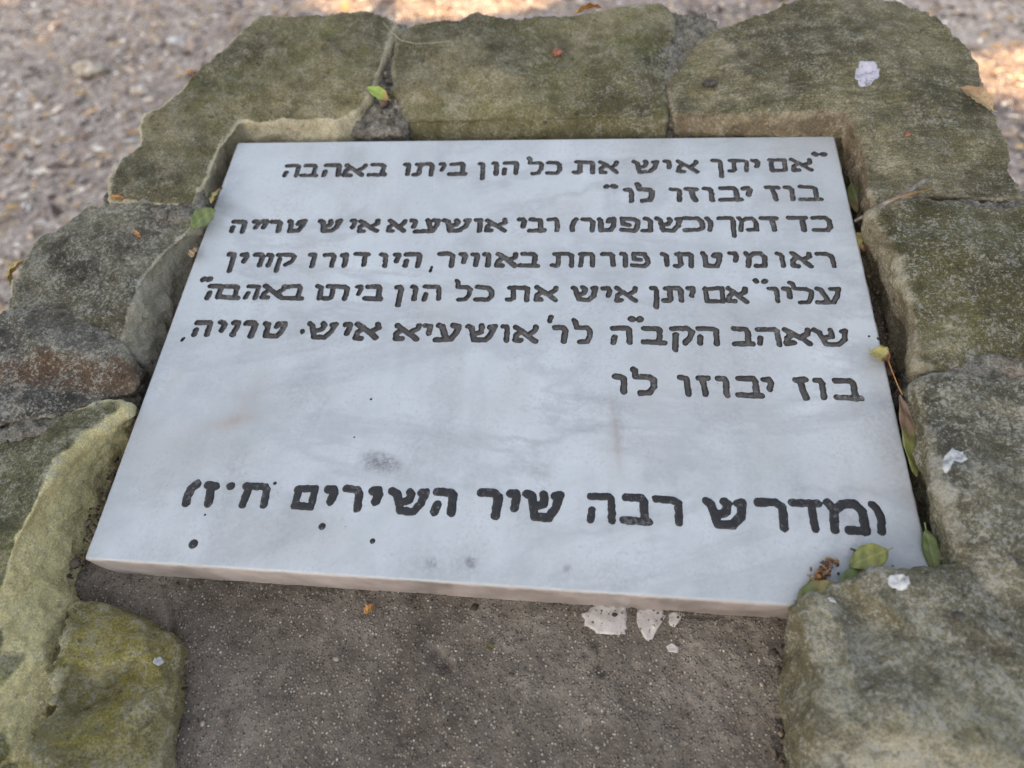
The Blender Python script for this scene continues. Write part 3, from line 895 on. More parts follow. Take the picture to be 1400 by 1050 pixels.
# every line: the height of the letters' tops and feet at two places along it, stroke width, then the letters from right to left with their left and right ends
LINES = [
    dict(y=((1100, 216, 235), (400, 224, 243)), w=7.2, t=[('"', 1110, 1130, 207, 215), 'א', 1081, 1111, 'ם', 1050.5, 1076, 'י', 1027, 1040, 'ת', 993, 1024, 'ן', 972, 990, 'א', 924, 955, 'י', 906, 919, 'ש', 863, 901, 'א', 818, 846, 'ת', 783, 813,
      'כ', 746, 768, 'ל', 719, 744, 'ה', 686, 709, 'ו', 671, 682, 'ן', 653, 664, 'ב', 613, 640, 'י', 598, 609, 'ת', 564, 593, 'ו', 551, 561, 'ב', 503, 531, 'א', 469, 500, 'ה', 441, 466, 'ב', 411, 437, 'ה', 387, 410]),
    dict(y=((1100, 253, 275), (860, 257, 277)), w=7.8, t=['ב', 1090, 1124, 'ו', 1070.5, 1087, 'ז', 1046, 1068, 'י', 1013, 1029, 'ב', 981, 1016, 'ו', 960, 977, 'ז', 936, 956, 'ו', 915, 933, 'ל', 868.5, 895, 'ו', 853, 867, ('"', 824, 844, 251, 259)]),
    dict(y=((1110, 295, 317), (340, 300, 319)), w=7.6, t=['כ', 1108.5, 1138, 'ד', 1077, 1106, 'ד', 1038.5, 1065, 'מ', 1007, 1037, 'ך', 981, 1008.5, ')', 964, 975, 'כ', 933, 963, 'ש', 895, 934, 'נ', 876, 893, 'פ', 846.5, 875, 'ט', 815, 843, 'ר', 793, 813, '(', 779, 790,
      'ר', 746, 766, 'ב', 721, 747, 'י', 707, 720, 'א', 662, 693, 'ו', 647, 660, 'ש', 604, 643, 'ע~', 566, 602, 'י', 558, 571, 'א', 528.5, 556, 'א', 488.5, 519, 'י', 476.5, 487, 'ש', 433, 467, 'ט', 390, 418, 'ר', 367, 386, 'י', 354, 365, 'י', 343, 354, 'ה', 314, 337]),
    dict(y=((1100, 344, 366), (320, 345, 366)), w=7.6, t=['ר', 1114, 1141, 'א', 1080, 1110.5, 'ו', 1060.5, 1074, 'מ', 1017, 1048.5, 'י', 995, 1010.5, 'ט', 957, 988, 'ת', 920.5, 948.5, 'ו', 902, 915, 'פ', 862, 888.5, 'ו', 847, 859, 'ר', 820, 841, 'ח', 790, 813, 'ת', 752, 785,
      'ב', 709, 738, 'א', 677, 708, 'ו', 659.5, 671, 'ו', 644, 654.5, 'י', 626, 639, 'ר', 597, 621, (',', 586, 592, 363, 373), 'ה', 551, 576, 'י', 535, 548, 'ו', 516.5, 531, 'ד', 481, 505, 'ו', 464, 476, 'ר', 439, 459, 'ו', 419, 433, 'ק', 375, 405, 'ו', 362, 373, 'ר', 343, 361, 'י', 326, 339, 'ן', 307, 323]),
    dict(y=((1130, 392, 416), (400, 388.5, 410.5)), w=7.7, t=['ע', 1114, 1151, 'ל', 1079.5, 1112.5, 'י', 1069, 1085, 'ו', 1049.5, 1067.5, ('"', 1029, 1050, 380, 388.5), 'א', 993, 1023, 'ם', 961.5, 991, 'י', 937, 952, 'ת', 905.5, 935, 'ן', 888, 902, 'א', 839.5, 871.5, 'י', 822, 837, 'ש', 780, 817,
      'א', 729.5, 762.5, 'ת', 690.5, 723.5, 'כ', 648.5, 675.5, 'ל', 618.5, 645.5, 'ה', 576.5, 603, 'ו', 560, 571, 'ן', 539.5, 551.5, 'ב', 497, 525.5, 'י', 483.5, 496.5, 'ת', 441.5, 477, 'ו', 430, 441, 'ב', 387, 417.5, 'א', 356.5, 390, 'ה', 334, 355.5, 'ב', 298.5, 331.5, 'ה', 282, 304.5, ('"', 274, 291, 378, 385)]),
    dict(y=((1130, 448, 474), (750, 444, 470), (380, 438.5, 463.5)), w=8.5, t=['ש', 1111, 1162, 'א', 1070.5, 1109.5, 'ה', 1033.5, 1067.5, 'ב', 1000, 1031.5, 'ה', 952, 983.5, 'ק', 916.5, 949, 'ב', 875.5, 911, ('"', 859, 880, 431, 442), 'ה', 835, 863.5, 'ל', 780.5, 810.5, 'ר', 755, 776, ("'", 748, 758, 430, 441),
      'א', 700.5, 735.5, 'ו', 683.5, 697, 'ש', 635.5, 678.5, 'ע', 593, 630.5, 'י', 578, 591.5, 'א', 537.5, 575, 'א', 483.5, 519.5, 'י', 467.5, 480, 'ש', 417, 461.5, ('.', 411, 416, 451, 456), 'ט', 357, 391, 'ר', 330.5, 351, 'י', 314, 327, ('.', 312.5, 324.5, 453, 461), 'י', 297, 307, 'ה', 263.5, 289.5, (',', 247, 254, 461, 467)]),
    dict(y=((1160, 517, 548.5), (850, 511, 540)), w=9.2, t=['ב', 1139, 1178.5, 'ו', 1113, 1130.5, 'ז', 1085, 1107, 'י', 1041.5, 1058.5, 'ב', 1004, 1044, 'ו', 978.5, 998, 'ז', 951.5, 972, 'ו', 926.5, 945, 'ל', 861.5, 898, 'ו', 838.5, 857]),
    dict(y=((1170, 684, 731), (960, 680, 722), (800, 671.5, 715), (500, 665, 702), (300, 658, 694)), w=11.8, fresh=True, t=[')', 1191, 1210.5, 'מ', 1130, 1186, 'ד', 1079, 1126, 'ר', 1032.4, 1076, 'ש', 961, 1022.6, 'ר', 892.5, 932, 'ב', 848, 892, 'ה', 802, 841, 'ש', 714, 770, 'י', 694, 710.5, 'ר', 651.6, 685,
      'ה', 590, 624, 'ש', 530, 586, 'י', 504, 521, 'ר', 466, 495.5, 'י', 443, 458, 'ם', 399, 433.6, 'ח', 327.6, 368.4, ('.', 309, 320.5, 659, 670), 'ז', 275.7, 297.3, '(', 251.4, 271]),
]
NXG, NYG = 960, 710
cTL, cTR, cBR, cBL = P(326, 196), P(1139, 187), P(1283, 838), P(119, 761)
sg, tg = np.meshgrid(np.linspace(0, 1, NXG), np.linspace(0, 1, NYG))
GXY = (cBL[None, None, :2] * ((1 - sg) * (1 - tg))[..., None] + cBR[None, None, :2] * (sg * (1 - tg))[..., None] + cTR[None, None, :2] * (sg * tg)[..., None] + cTL[None, None, :2] * ((1 - sg) * tg)[..., None])
SDF = np.full((NYG, NXG), 1.0)
LAB = np.full((NYG, NXG), -1, int)
x0g, y0g = cBL[0], cBL[1]
dxg, dyg = 0.5 / NXG, 0.37 / NYG
rj = np.random.default_rng(11)


def stamp(lines, hw, lab):
    allp = np.concatenate([np.array(l) for l in lines])
    mg = hw * 2 + .006
    i0 = max(0, int((allp[:, 0].min() - mg - x0g) / dxg)); i1 = min(NXG, int((allp[:, 0].max() + mg - x0g) / dxg) + 2)
    j0 = max(0, int((allp[:, 1].min() - mg - y0g) / dyg)); j1 = min(NYG, int((allp[:, 1].max() + mg - y0g) / dyg) + 2)
    g_ = GXY[j0:j1, i0:i1]
    best = np.full(g_.shape[:2], 1.0)
    for l in lines:
        for a, b in zip(l[:-1], l[1:]):
            a, b = np.array(a), np.array(b)
            ab = b - a
            t_ = np.clip(((g_ - a) @ ab) / max(ab @ ab, 1e-12), 0, 1)
            best = np.minimum(best, np.linalg.norm(g_ - a - t_[..., None] * ab, axis=-1))
    best = best - hw
    cur = SDF[j0:j1, i0:i1]
    w_ = best < cur
    SDF[j0:j1, i0:i1] = np.where(w_, best, cur)
    LAB[j0:j1, i0:i1] = np.where(w_, lab, LAB[j0:j1, i0:i1])


for li, L_ in enumerate(LINES):
    ys = sorted(L_['y'])
    yx = [a[0] for a in ys]

    def yy(x, k):
        if x <= yx[0] or len(ys) == 2 or True:
            # linear inside, extended linearly outside
            i = max(0, min(len(ys) - 2, int(np.searchsorted(yx, x)) - 1))
            t_ = (x - yx[i]) / (yx[i + 1] - yx[i])
            return ys[i][k] * (1 - t_) + ys[i + 1][k] * t_
    seq = []
    it = iter(L_['t'])
    for a in it:
        seq.append(a if isinstance(a, tuple) else (a, next(it), next(it)))
    for sgm in seq:
        ch, xl, xr = sgm[:3]
        xm = (xl + xr) / 2
        yt, yb = (sgm[3], sgm[4]) if len(sgm) > 3 else (yy(xm, 1), yy(xm, 2))
        pxm = abs(P(xm + 5, (yt + yb) / 2)[0] - P(xm - 5, (yt + yb) / 2)[0]) / 10
        hw = L_['w'] * 1.02 * pxm / 2
        if ch in '".' or ch == "'":
            hw = min(hw * 1.25, (P(xm, yt)[1] - P(xm, yb)[1]) / 2 * 1.1) * (1.0 if ch != "'" else .75)
        elif ch == ',':
            hw *= .55
        left_side = xm < 834
        yl_, yh_ = (yt + yb) / 2 + (yb - yt) * .06, (yt + yb) / 2 - (yb - yt) * .06
        ax_ = P(xl, yl_ if left_side else yh_)[0]
        bx_ = P(xr, yh_ if left_side else yl_)[0]
        ay, by = P(xm, yb)[1], P(xm, yt)[1]
        ax_, bx_, ay, by = ax_ + hw * .8, bx_ - hw * .8, ay + hw * .95, by - hw * .95
        if ch not in '."\',()' and bx_ - ax_ < hw * 1.5:
            mx_ = (ax_ + bx_) / 2
            ax_, bx_ = mx_ - hw * .75, mx_ + hw * .75
        elif bx_ < ax_: ax_ = bx_ = (ax_ + bx_) / 2
        jl = lambda: rj.normal(0, .00028)
        st = [[(ax_ + (bx_ - ax_) * px + jl(), ay + (by - ay) * py + jl()) for px, py in pl] for pl in GLYPH[ch]]
        h_ = hw * rj.uniform(.93, 1.08)
        if L_.get('fresh'):
            h_ *= rj.uniform(.92, 1.12)
        stamp(st, h_, li)

# hand-cut edges
p3 = np.concatenate([GXY, np.zeros((NYG, NXG, 1))], -1)
near = SDF < .004
nz_ = np.zeros_like(SDF)
nz_[near] = 0.00030 * fbm(p3[near] * 420, 3)
SDF = SDF + nz_

# black drips and specks, each a part of its own
DOTS = [(440, 720, 4.3), (264, 744, 5.6), (509, 740, 3.2), (375.5, 661, 2.2), (507, 546, 1.6), (280, 704, 1.4), (484, 598, 1.1), (1201, 463, 2.4), (1188, 460, 1.6)]
for k_, (u, v, r_) in enumerate(DOTS):
    c_ = P(u, v)[:2]
    stamp([[tuple(c_), tuple(c_ + .0002)]], r_ / 1900, 100 + k_)

smudge = np.zeros_like(SDF); rust = np.zeros_like(SDF)


def blot(arr, u, v, ru, rv, amt, ang=0.0, p=2):
    c_ = P(u, v)[:2]; rx_ = ru / 1800; ry_ = rv / 1700
    dx, dy = GXY[..., 0] - c_[0], GXY[..., 1] - c_[1]
    ca, sa = math.cos(ang), math.sin(ang)
    d_ = np.sqrt(((dx * ca + dy * sa) / rx_) ** 2 + ((-dx * sa + dy * ca) / ry_) ** 2)
    arr += amt * np.exp(-d_ ** (2 * p))


blot(smudge, 520, 632, 25, 12, .85, -.2, 2)
blot(smudge, 590, 770, 6, 6, .5); blot(smudge, 645, 769, 7, 6, .55); blot(smudge, 776, 778, 5, 5, .4)
blot(smudge, 585, 773, 14, 9, .15); blot(smudge, 640, 772, 15, 9, .15)
blot(rust, 842, 590, 5, 45, .55, .12, 1); blot(rust, 835, 620, 12, 26, .25, .1, 1); blot(smudge, 846, 560, 3, 28, .22, .1, 1)
blot(rust, 320, 575, 36, 10, .55, .25, 1); blot(rust, 345, 540, 16, 36, .35, -.3, 1); blot(rust, 240, 520, 8, 30, .25, -.3, 1)
blot(rust, 280, 600, 60, 30, .18, 0, 1); blot(rust, 900, 600, 40, 60, .12, 0, 1); blot(rust, 1180, 640, 40, 70, .14, 0, 1)
blot(smudge, 445, 550, 3, 10, .25, -.3, 1); blot(smudge, 700, 600, 130, 60, .07, 0, 1); blot(smudge, 1100, 640, 160, 90, .10, 0, 1)
blot(smudge, 330, 650, 120, 60, .06, 0, 1); blot(smudge, 560, 250, 16, 60, .06, .2, 1); blot(smudge, 840, 265, 3, 14, .25, 0, 1)
blot(smudge, 1000, 780, 220, 30, .10, 0, 1); blot(smudge, 1230, 600, 30, 160, .16, .22, 1)
blot(smudge, 925, 690, 3, 20, .2, 0, 1); blot(smudge, 835, 700, 4, 26, .25, 0, 1)
# speckle carried by the noise of old dirt
smudge += np.clip(fbm(p3 * 28, 4) * 0.5 - .05, 0, .35) * .5 + np.clip(fbm(p3 * np.array([70, 16, 1]), 4) * .5 - .08, 0, .3) * .35
rust += np.clip(fbm(p3 * 19 + 40, 4) * 0.5 - .1, 0, .3) * .6

z0 = np.where(SDF < 0, 0.0, 0.0)
inside = SDF < 0
LABm = LAB
FRESH = {i for i, l in enumerate(LINES) if l.get('fresh')}


def depth(sd, lab):
    d = np.clip(-sd, 0, None)
    carve = -np.minimum(d * 2.2, .0018)
    bulge = np.minimum(d * .5, .0005)
    fr = np.isin(lab, list(FRESH)) | (lab >= 100)
    return np.where(fr, bulge, carve)


def marks_shape():
    """split the plaque's face along the outline of every mark: marble outside, paint inside"""
    ny, nx = SDF.shape
    V = [np.c_[GXY.reshape(-1, 2), depth(SDF, LABm).ravel()]]
    extra = []
    cache = {}
    base = ny * nx
    sd = SDF.ravel()
    xy = GXY.reshape(-1, 2)

    def cross(a, b):
        key = (a, b) if a < b else (b, a)
        if key not in cache:
            t_ = sd[a] / (sd[a] - sd[b])
            p_ = xy[a] * (1 - t_) + xy[b] * t_
            cache[key] = base + len(extra)
            extra.append((p_[0], p_[1], 0.0))
        return cache[key]
    vi_ = np.arange(ny * nx).reshape(ny, nx)
    c4 = np.stack([vi_[:-1, :-1], vi_[:-1, 1:], vi_[1:, 1:], vi_[1:, :-1]], -1).reshape(-1, 4)
    ins = inside.ravel()[c4]
    s_ = ins.sum(1)
    out_q = c4[s_ == 0]
    in_q = c4[s_ == 4]
    in_l = LABm.ravel()[in_q[:, 0]]
    out_p = []
    in_p = {}
    for cell in c4[(s_ > 0) & (s_ < 4)]:
        po, pi = [], []
        for k in range(4):
            a, b = int(cell[k]), int(cell[(k + 1) % 4])
            ia, ib = sd[a] < 0, sd[b] < 0
            (pi if ia else po).append(a)
            if ia != ib:
                x_ = cross(a, b); po.append(x_); pi.append(x_)
        ks = [int(k) for k in cell if sd[k] < 0]
        lb = int(LABm.ravel()[ks[0]])
        if len(po) > 2: out_p.append(po)
        if len(pi) > 2: in_p.setdefault(lb, []).append(pi)
    return np.concatenate([V[0], np.array(extra)]), out_q, out_p, in_q, in_l, in_p


VV, out_q, out_p, in_q, in_l, in_p = marks_shape()


def tri_fan(polys):
    return [(p_[0], p_[k], p_[k + 1]) for p_ in polys for k in range(1, len(p_) - 1)]


def compact(co, quads, tris):
    used = np.unique(np.concatenate([np.asarray(quads).ravel(), np.asarray(tris).ravel()]).astype(int))
    mp = np.full(len(co), -1); mp[used] = np.arange(len(used))
    return co[used], (mp[quads] if len(quads) else None), (mp[np.asarray(tris)] if len(tris) else None), used


plaque = bpy.data.objects.new('marble_plaque', None)
plaque.location = W((0, 0, -.035))
col.objects.link(plaque)
tag(plaque, 'pale grey marble plaque with black carved Hebrew writing set among the stones', 'plaque')
# face (marble) + rounded arris + sides
VF = VV.copy(); VF[:len(SDF.ravel()), 2] = np.where(SDF.ravel() < 0, VF[:len(SDF.ravel()), 2], 0)
co, qd, tr, used = compact(VF, out_q, tri_fan(out_p))
ng = NXG * NYG
isg = used < ng
sm = np.zeros(len(co)); ru = np.zeros(len(co))
sm[isg] = smudge.ravel()[used[isg]]; ru[isg] = rust.ravel()[used[isg]]
vi = np.arange(ng).reshape(NYG, NXG)
loop = np.concatenate([vi[0, :], vi[1:, -1], vi[-1, -2::-1], vi[-2:0:-1, 0]])
mp = np.full(len(VF), -1); mp[used] = np.arange(len(used))
lp = mp[loop]
ctr = GXY.reshape(-1, 2).mean(0)
onrm = np.zeros((len(loop), 2))
gi = loop // NXG; gj = loop % NXG
onrm[gi == 0, 1] -= 1; onrm[gi == NYG - 1, 1] += 1; onrm[gj == 0, 0] -= 1; onrm[gj == NXG - 1, 0] += 1
onrm /= np.maximum(np.linalg.norm(onrm, axis=1), 1)[:, None]
rings = [lp]
allc = [co]; tot = len(co); esm = [sm]; eru = [ru]; eed = [np.zeros(len(co))]
wob = fbm(np.c_[GXY.reshape(-1, 2)[loop] * 90, np.zeros(len(loop))], 4, .65)
for (o_, dz_, e_) in [(.0008, -.0003, .1), (.0015, -.0012, .6), (.0018, -.0026, 1.), (.0019, -.012, .9), (.0016, -.024, 1.), (.0010, -.035, 1.)]:
    c_ = np.c_[GXY.reshape(-1, 2)[loop] + onrm * (o_ + .0003 * wob[:, None] * (dz_ < -.001)), np.full(len(loop), dz_)]
    allc.append(c_); rings.append(np.arange(tot, tot + len(loop))); tot += len(loop)
    esm.append(np.zeros(len(loop))); eru.append(np.clip(.25 + .3 * wob, 0, .6)); eed.append(np.full(len(loop), e_))
L = len(loop)
sq = []
for a, b in zip(rings[:-1], rings[1:]):
    sq.append(np.stack([a, b, np.roll(b, -1), np.roll(a, -1)], -1))
qd = np.concatenate([qd] + sq)
me = fast_mesh('slab', W(np.concatenate(allc)), tris=tr, quads=qd)
fattr(me, 'smudge', np.concatenate(esm)); fattr(me, 'rust', np.concatenate(eru)); fattr(me, 'edge', np.concatenate(eed))
link('slab', me, MARB, plaque)
for lb in sorted(set(in_l.tolist()) | set(in_p)):
    qs = in_q[in_l == lb]
    ts = tri_fan(in_p.get(lb, []))
    co, qd, tr, used = compact(VV, qs, ts)
    nm = 'text_line' if lb < 100 else 'paint_drip'
    mt = INK2 if (lb in FRESH or lb >= 100) else INK
    me = fast_mesh(nm, W(co), tris=tr, quads=qd)
    fl_ = np.zeros(len(co)); k_ = used < ng
    fl_[k_] = np.clip((-SDF.ravel()[used[k_]] - .0006) / .0007, 0, 1)
    fattr(me, 'floor', fl_)
    o = link(nm, me, mt, plaque)
    if lb < 100:
        o['label'] = ['first carved line of Hebrew writing', 'short second carved line', 'third carved line with brackets', 'fourth carved line', 'fifth carved line with quotation marks', 'sixth carved line',
                      'short carved line standing alone at the right', 'bottom line repainted in thick black'][lb]


# ------------------------------------------------------------------ leaves and twigs
def leaf_mat(name, base, tip, spot, split=0.55, vein=(0.3, 0.3, 0.12)):
    s = NT(name, 0.5, 0.4)
    n2 = s.noise(170, 5, 0.65)
    al = s.math('ADD', s.attr('along'), s.math('MULTIPLY', s.math('SUBTRACT', n2, 0.5), 0.5))
    c = s.mix(s.ramp(al, [(split - .08, 0.0), (split + .08, 1.0)]), base, tip)
    c = s.mix(s.math('MULTIPLY', s.ramp(s.noise(420, 4, 0.7), [(0.52, 0.0), (0.64, 1.0)]), 0.6), c, spot)
    c = s.mix(s.math('MULTIPLY', s.ramp(s.attr('mid'), [(0.85, 0.0), (1.0, 1.0)]), 0.5), c, vein)
    return s.done(c, s.bump(n2, 0.001, 0.4))


def leaf(a, b, width, mat, label, roll=0.0, arch=0.15, cup=0.25, cat='leaf', stem=0.12, curl=0.0, shape=0.9, ragged=0.0, name='fallen_leaf'):
    A, B = np.array(P(*a)), np.array(P(*b))
    ax_ = B - A; Ln = np.linalg.norm(ax_); ax_ = ax_ / Ln
    up = np.array([0, 0, 1.0]); sd_ = np.cross(ax_, up); sd_ /= np.linalg.norm(sd_); up = np.cross(sd_, ax_)
    cr, sr = math.cos(roll), math.sin(roll)
    sd2 = sd_ * cr + up * sr; up2 = up * cr - sd_ * sr
    nl, nw = 18, 9
    r = np.random.default_rng(abs(hash((a, b))) % 9999)
    co, al, md = [], [], []
    for side in (1, -1):
        for i in range(nl + 1):
            t_ = i / nl
            w_ = width * .5 * (max(0, math.sin(math.pi * t_ ** shape)) ** .75) + .0002
            for j in range(nw):
                s_ = j / (nw - 1) * 2 - 1
                e = 1 + ragged * math.sin(i * 2.3 + s_) * .5
                x_ = s_ * w_ * e
                h = arch * Ln * math.sin(math.pi * t_) + cup * abs(s_) ** 1.6 * w_ + curl * Ln * (s_ * t_) ** 2 * .3 + .0006 * math.sin(i * 1.1 + 3 * s_) - (.0005 if abs(s_) < .01 else 0)
                co.append(A + ax_ * Ln * t_ + sd2 * x_ + up2 * (h + side * .00018))
                al.append(t_); md.append(1 - abs(s_))
    M = (nl + 1) * nw
    fs = []
    for i in range(nl):
        for j in range(nw - 1):
            k = i * nw + j
            fs.append((k, k + 1, k + nw + 1, k + nw))
            fs.append((M + k, M + k + nw, M + k + nw + 1, M + k + 1))
    for i in range(nl):
        for j, fl in ((0, 0), (nw - 1, 1)):
            k = i * nw + j
            fs.append((k, k + nw, M + k + nw, M + k))
    if stem:
        st = [A - ax_ * Ln * stem + up2 * .001, A - ax_ * Ln * stem * .4, A + ax_ * Ln * .06 + up2 * arch * Ln * .19]
        v_, f_ = tube(st, [.0005, .00045, .0003], 6)
        k0 = len(co)
        co += [np.array(v) for v in v_]; al += [0] * len(v_); md += [1] * len(v_)
        fs += [tuple(k0 + q for q in f) for f in f_]
    me = raw_mesh(name, W(np.array(co)), fs)
    fattr(me, 'along', al); fattr(me, 'mid', md)
    o = link(name, me, mat)
    return tag(o, label, cat)


GRN = leaf_mat('green_leaf', (0.12, 0.155, 0.05), (0.16, 0.19, 0.065), (0.08, 0.09, 0.03), vein=(0.28, 0.32, 0.14))
YGR = leaf_mat('yellow_green_leaf', (0.24, 0.24, 0.06), (0.19, 0.21, 0.06), (0.13, 0.10, 0.04), vein=(0.35, 0.33, 0.15))
DGR = leaf_mat('dull_green_leaf', (0.11, 0.13, 0.04), (0.19, 0.15, 0.05), (0.10, 0.07, 0.03))
BRG = leaf_mat('half_brown_leaf', (0.16, 0.18, 0.05), (0.17, 0.11, 0.075), (0.09, 0.065, 0.04), split=0.5, vein=(0.26, 0.2, 0.1))
BRN = leaf_mat('brown_leaf', (0.34, 0.24, 0.13), (0.27, 0.17, 0.09), (0.16, 0.09, 0.05))
ORG = leaf_mat('orange_leaf', (0.45, 0.22, 0.06), (0.34, 0.15, 0.04), (0.2, 0.09, 0.03))
YEL = leaf_mat('yellow_leaf', (0.42, 0.36, 0.12), (0.16, 0.06, 0.03), (0.20, 0.1, 0.05), split=0.72)

leaf((1214, 752, .008), (1161, 774, .005), .014, YGR, 'blotched yellow green leaf lying on top of the pile at the plaque corner', roll=-.1, arch=.06, cup=.1)
leaf((1146, 806, .006), (1208, 776, .003), .014, GRN, 'plain green leaf tucked under the blotched one at the plaque corner', roll=.25, arch=.03, cup=.1)
leaf((1090, 828, .002), (1146, 798, .010), .014, DGR, 'dull green leaf wedged behind the tip of the lower right stone', roll=.5, arch=.05)
leaf((1266, 724, .004), (1280, 786, .000), .0085, GRN, 'narrow green leaf upright in the gap right of the bottom line', roll=-.25, arch=.05, cup=.1, stem=.15)
leaf((1253, 652, -.004), (1230, 540, .008), .0095, BRG, 'long leaf half brown half green in the right hand gap', roll=-.1, arch=.03, cup=.1, shape=.85, stem=0)
leaf((1190, 480, .004), (1216, 494, .005), .014, YEL, 'small yellow leaf with a dark brown tip on the right edge of the plaque', roll=.2, arch=.08, cup=.3, stem=.1)
leaf((1164, 250, -.016), (1180, 298, -.022), .012, DGR, 'dark leaf deep in the gap right of the second line', roll=-.5, arch=.06)
leaf((1170, 318, -.006), (1182, 344, -.010), .010, YEL, 'yellow scrap of leaf deep in the gap below the twig', roll=-.5, arch=.06, stem=0)
leaf((262, 312, .010), (294, 286, .012), .017, GRN, 'round green leaf lodged in the gap left of the third line', roll=-.15, arch=.05, cup=.15, shape=1.0)
leaf((288, 278, .006), (304, 256, .008), .010, YEL, 'thin yellowish leaf standing behind the round green one', roll=.6, arch=.05, stem=0)
leaf((262, 352, .004), (272, 338, .004), .010, BRN, 'brown scrap of leaf in the gap left of the fourth line', roll=.4, arch=.1, stem=0)
leaf((531, 136, .010), (502, 120, .020), .010, leaf_mat('tipped_leaf', (0.42, 0.24, 0.08), (0.30, 0.40, 0.08), (0.2, 0.25, 0.06), split=.25), 'small bright green leaf on the dark joint above the plaque', roll=.3, arch=.05, cup=.3, stem=.1)
leaf((1357, 150, .022), (1313, 120, .024), .012, BRN, 'tan curled leaf on the right edge of the brown corner stone', roll=.2, arch=.05, cup=.6, ragged=.25)
leaf((786, 20, .022), (822, 10, .024), .012, ORG, 'orange brown leaf on the back edge of the olive stone', roll=.6, arch=.1, cup=.5)
leaf((14, 388, .020), (32, 356, .028), .018, leaf_mat('ochre_leaf', (0.28, 0.19, 0.05), (0.33, 0.24, 0.07), (0.14, 0.08, 0.02)), 'ochre leaf hanging on the outer edge of the grey stone', roll=.5, arch=.12, cup=.3)
leaf((498, 838, -.032), (512, 826, -.030), .0045, ORG, 'tiny orange scrap on the slab below the plaque', arch=.1, stem=0, name='leaf_scrap')
leaf((665, 881, -.033), (674, 887, -.033), .0035, DGR, 'tiny dull green scrap in the middle of the slab', arch=.1, stem=0, name='leaf_scrap')
leaf((255, 101, .018), (268, 99, .019), .004, ORG, 'tiny orange scrap on the left edge of the large olive stone', arch=.1, stem=0, name='leaf_scrap')
leaf((150, 270, .016), (172, 272, .015), .004, ORG, 'thin orange scrap in the joint between the two left stones', arch=.1, stem=0, name='leaf_scrap')
leaf((184, 316, .029), (193, 326, .029), .003, ORG, 'tiny brown scrap on top of the grey stone', arch=.1, stem=0, name='leaf_scrap')


def stick(name, pts, rad, mat, label, cat, seg=7):
    w_ = [W(P(*p)) for p in pts]
    v, f = tube(w_, rad, seg)
    return tag(link(name, raw_mesh(name, v, f), mat), label, cat)


s = NT('twig_bark', 0.9)
TW = s.done(s.ramp(s.noise(200, 4), [(0.35, (0.10, 0.085, 0.075)), (0.65, (0.26, 0.23, 0.20))]), s.bump(s.noise(300, 3), .0008))
s = NT('dry_needle', 0.6)
ND = s.done(s.ramp(s.noise(90, 3), [(0.35, (0.30, 0.13, 0.04)), (0.65, (0.42, 0.22, 0.08))]))
s = NT('straw', 0.6)
STW = s.done(s.ramp(s.noise(90, 3), [(0.35, (0.25, 0.21, 0.13)), (0.65, (0.40, 0.34, 0.22))]))
stick('twig', [(1169, 302, .004), (1186, 293, .012), (1206, 280, .020), (1228, 269, .024), (1248, 258, .026), (1262, 248, .028), (1272, 243, .028)], [.0011, .0014, .0016, .0015, .0014, .0018, .0010], TW, 'grey twig lying across the joint on the right', 'twig')
stick('pine_needle', [(1216, 274, .027), (1240, 266, .028), (1272, 259, .026)], [.0004, .0006, .0003], ND, 'thin orange dry needle beside the grey twig', 'needle', 5)
stick('leaf_stalk', [(1214, 492, .006), (1220, 508, .004), (1228, 528, .004), (1234, 540, .006)], [.0005, .0004, .0004, .0005], ND, 'thin brown stalk running from the small yellow leaf down the gap', 'stalk', 5)
stick('grass_straw', [(524, 30, .018), (533, 42, .020), (548, 55, .020), (570, 60, .020), (600, 58, .020), (630, 56, .019)], [.0004] * 6, STW, 'curved pale straw lying over the joint at the top', 'straw', 5)


def lump(name, u, v, z, r, mat, label, cat, sq=(1, 1, .8)):
    bm = bmesh.new(); bmesh.ops.create_icosphere(bm, subdivisions=3, radius=1)
    co = np.array([q.co[:] for q in bm.verts]); fs = [[q.index for q in f.verts] for f in bm.faces]; bm.free()
    co = co * (1 + .16 * fbm(co * 1.5 + u, 3))[:, None] * np.array(sq) * r
    return tag(link(name, raw_mesh(name, W(co + P(u, v, z) + [0, 0, r * .5]), fs), mat), label, cat)


s = NT('red_berry', 0.5); RB = s.done(s.ramp(s.noise(300, 3), [(0.4, (0.16, 0.05, 0.03)), (0.65, (0.34, 0.16, 0.10))]))
s = NT('dark_seed', 0.6); DS = s.done(s.ramp(s.noise(300, 3), [(0.4, (0.03, 0.026, 0.022)), (0.65, (0.09, 0.075, 0.06))]))
lump('berry', 762, 75, .020, .0042, RB, 'shrivelled red berry on the olive stone above the plaque', 'berry')
lump('seed', 970, 117, .019, .0045, DS, 'dark seed on the brown corner stone', 'seed', (1.5, .8, .7))
lump('seed', 1309, 842, .030, .0024, DS, 'small black seed on the pale stone at the lower right', 'seed', (1.4, .8, .7))
lump('seed', 1240, 185, .022, .0022, RB, 'tiny reddish seed on the brown corner stone', 'seed')
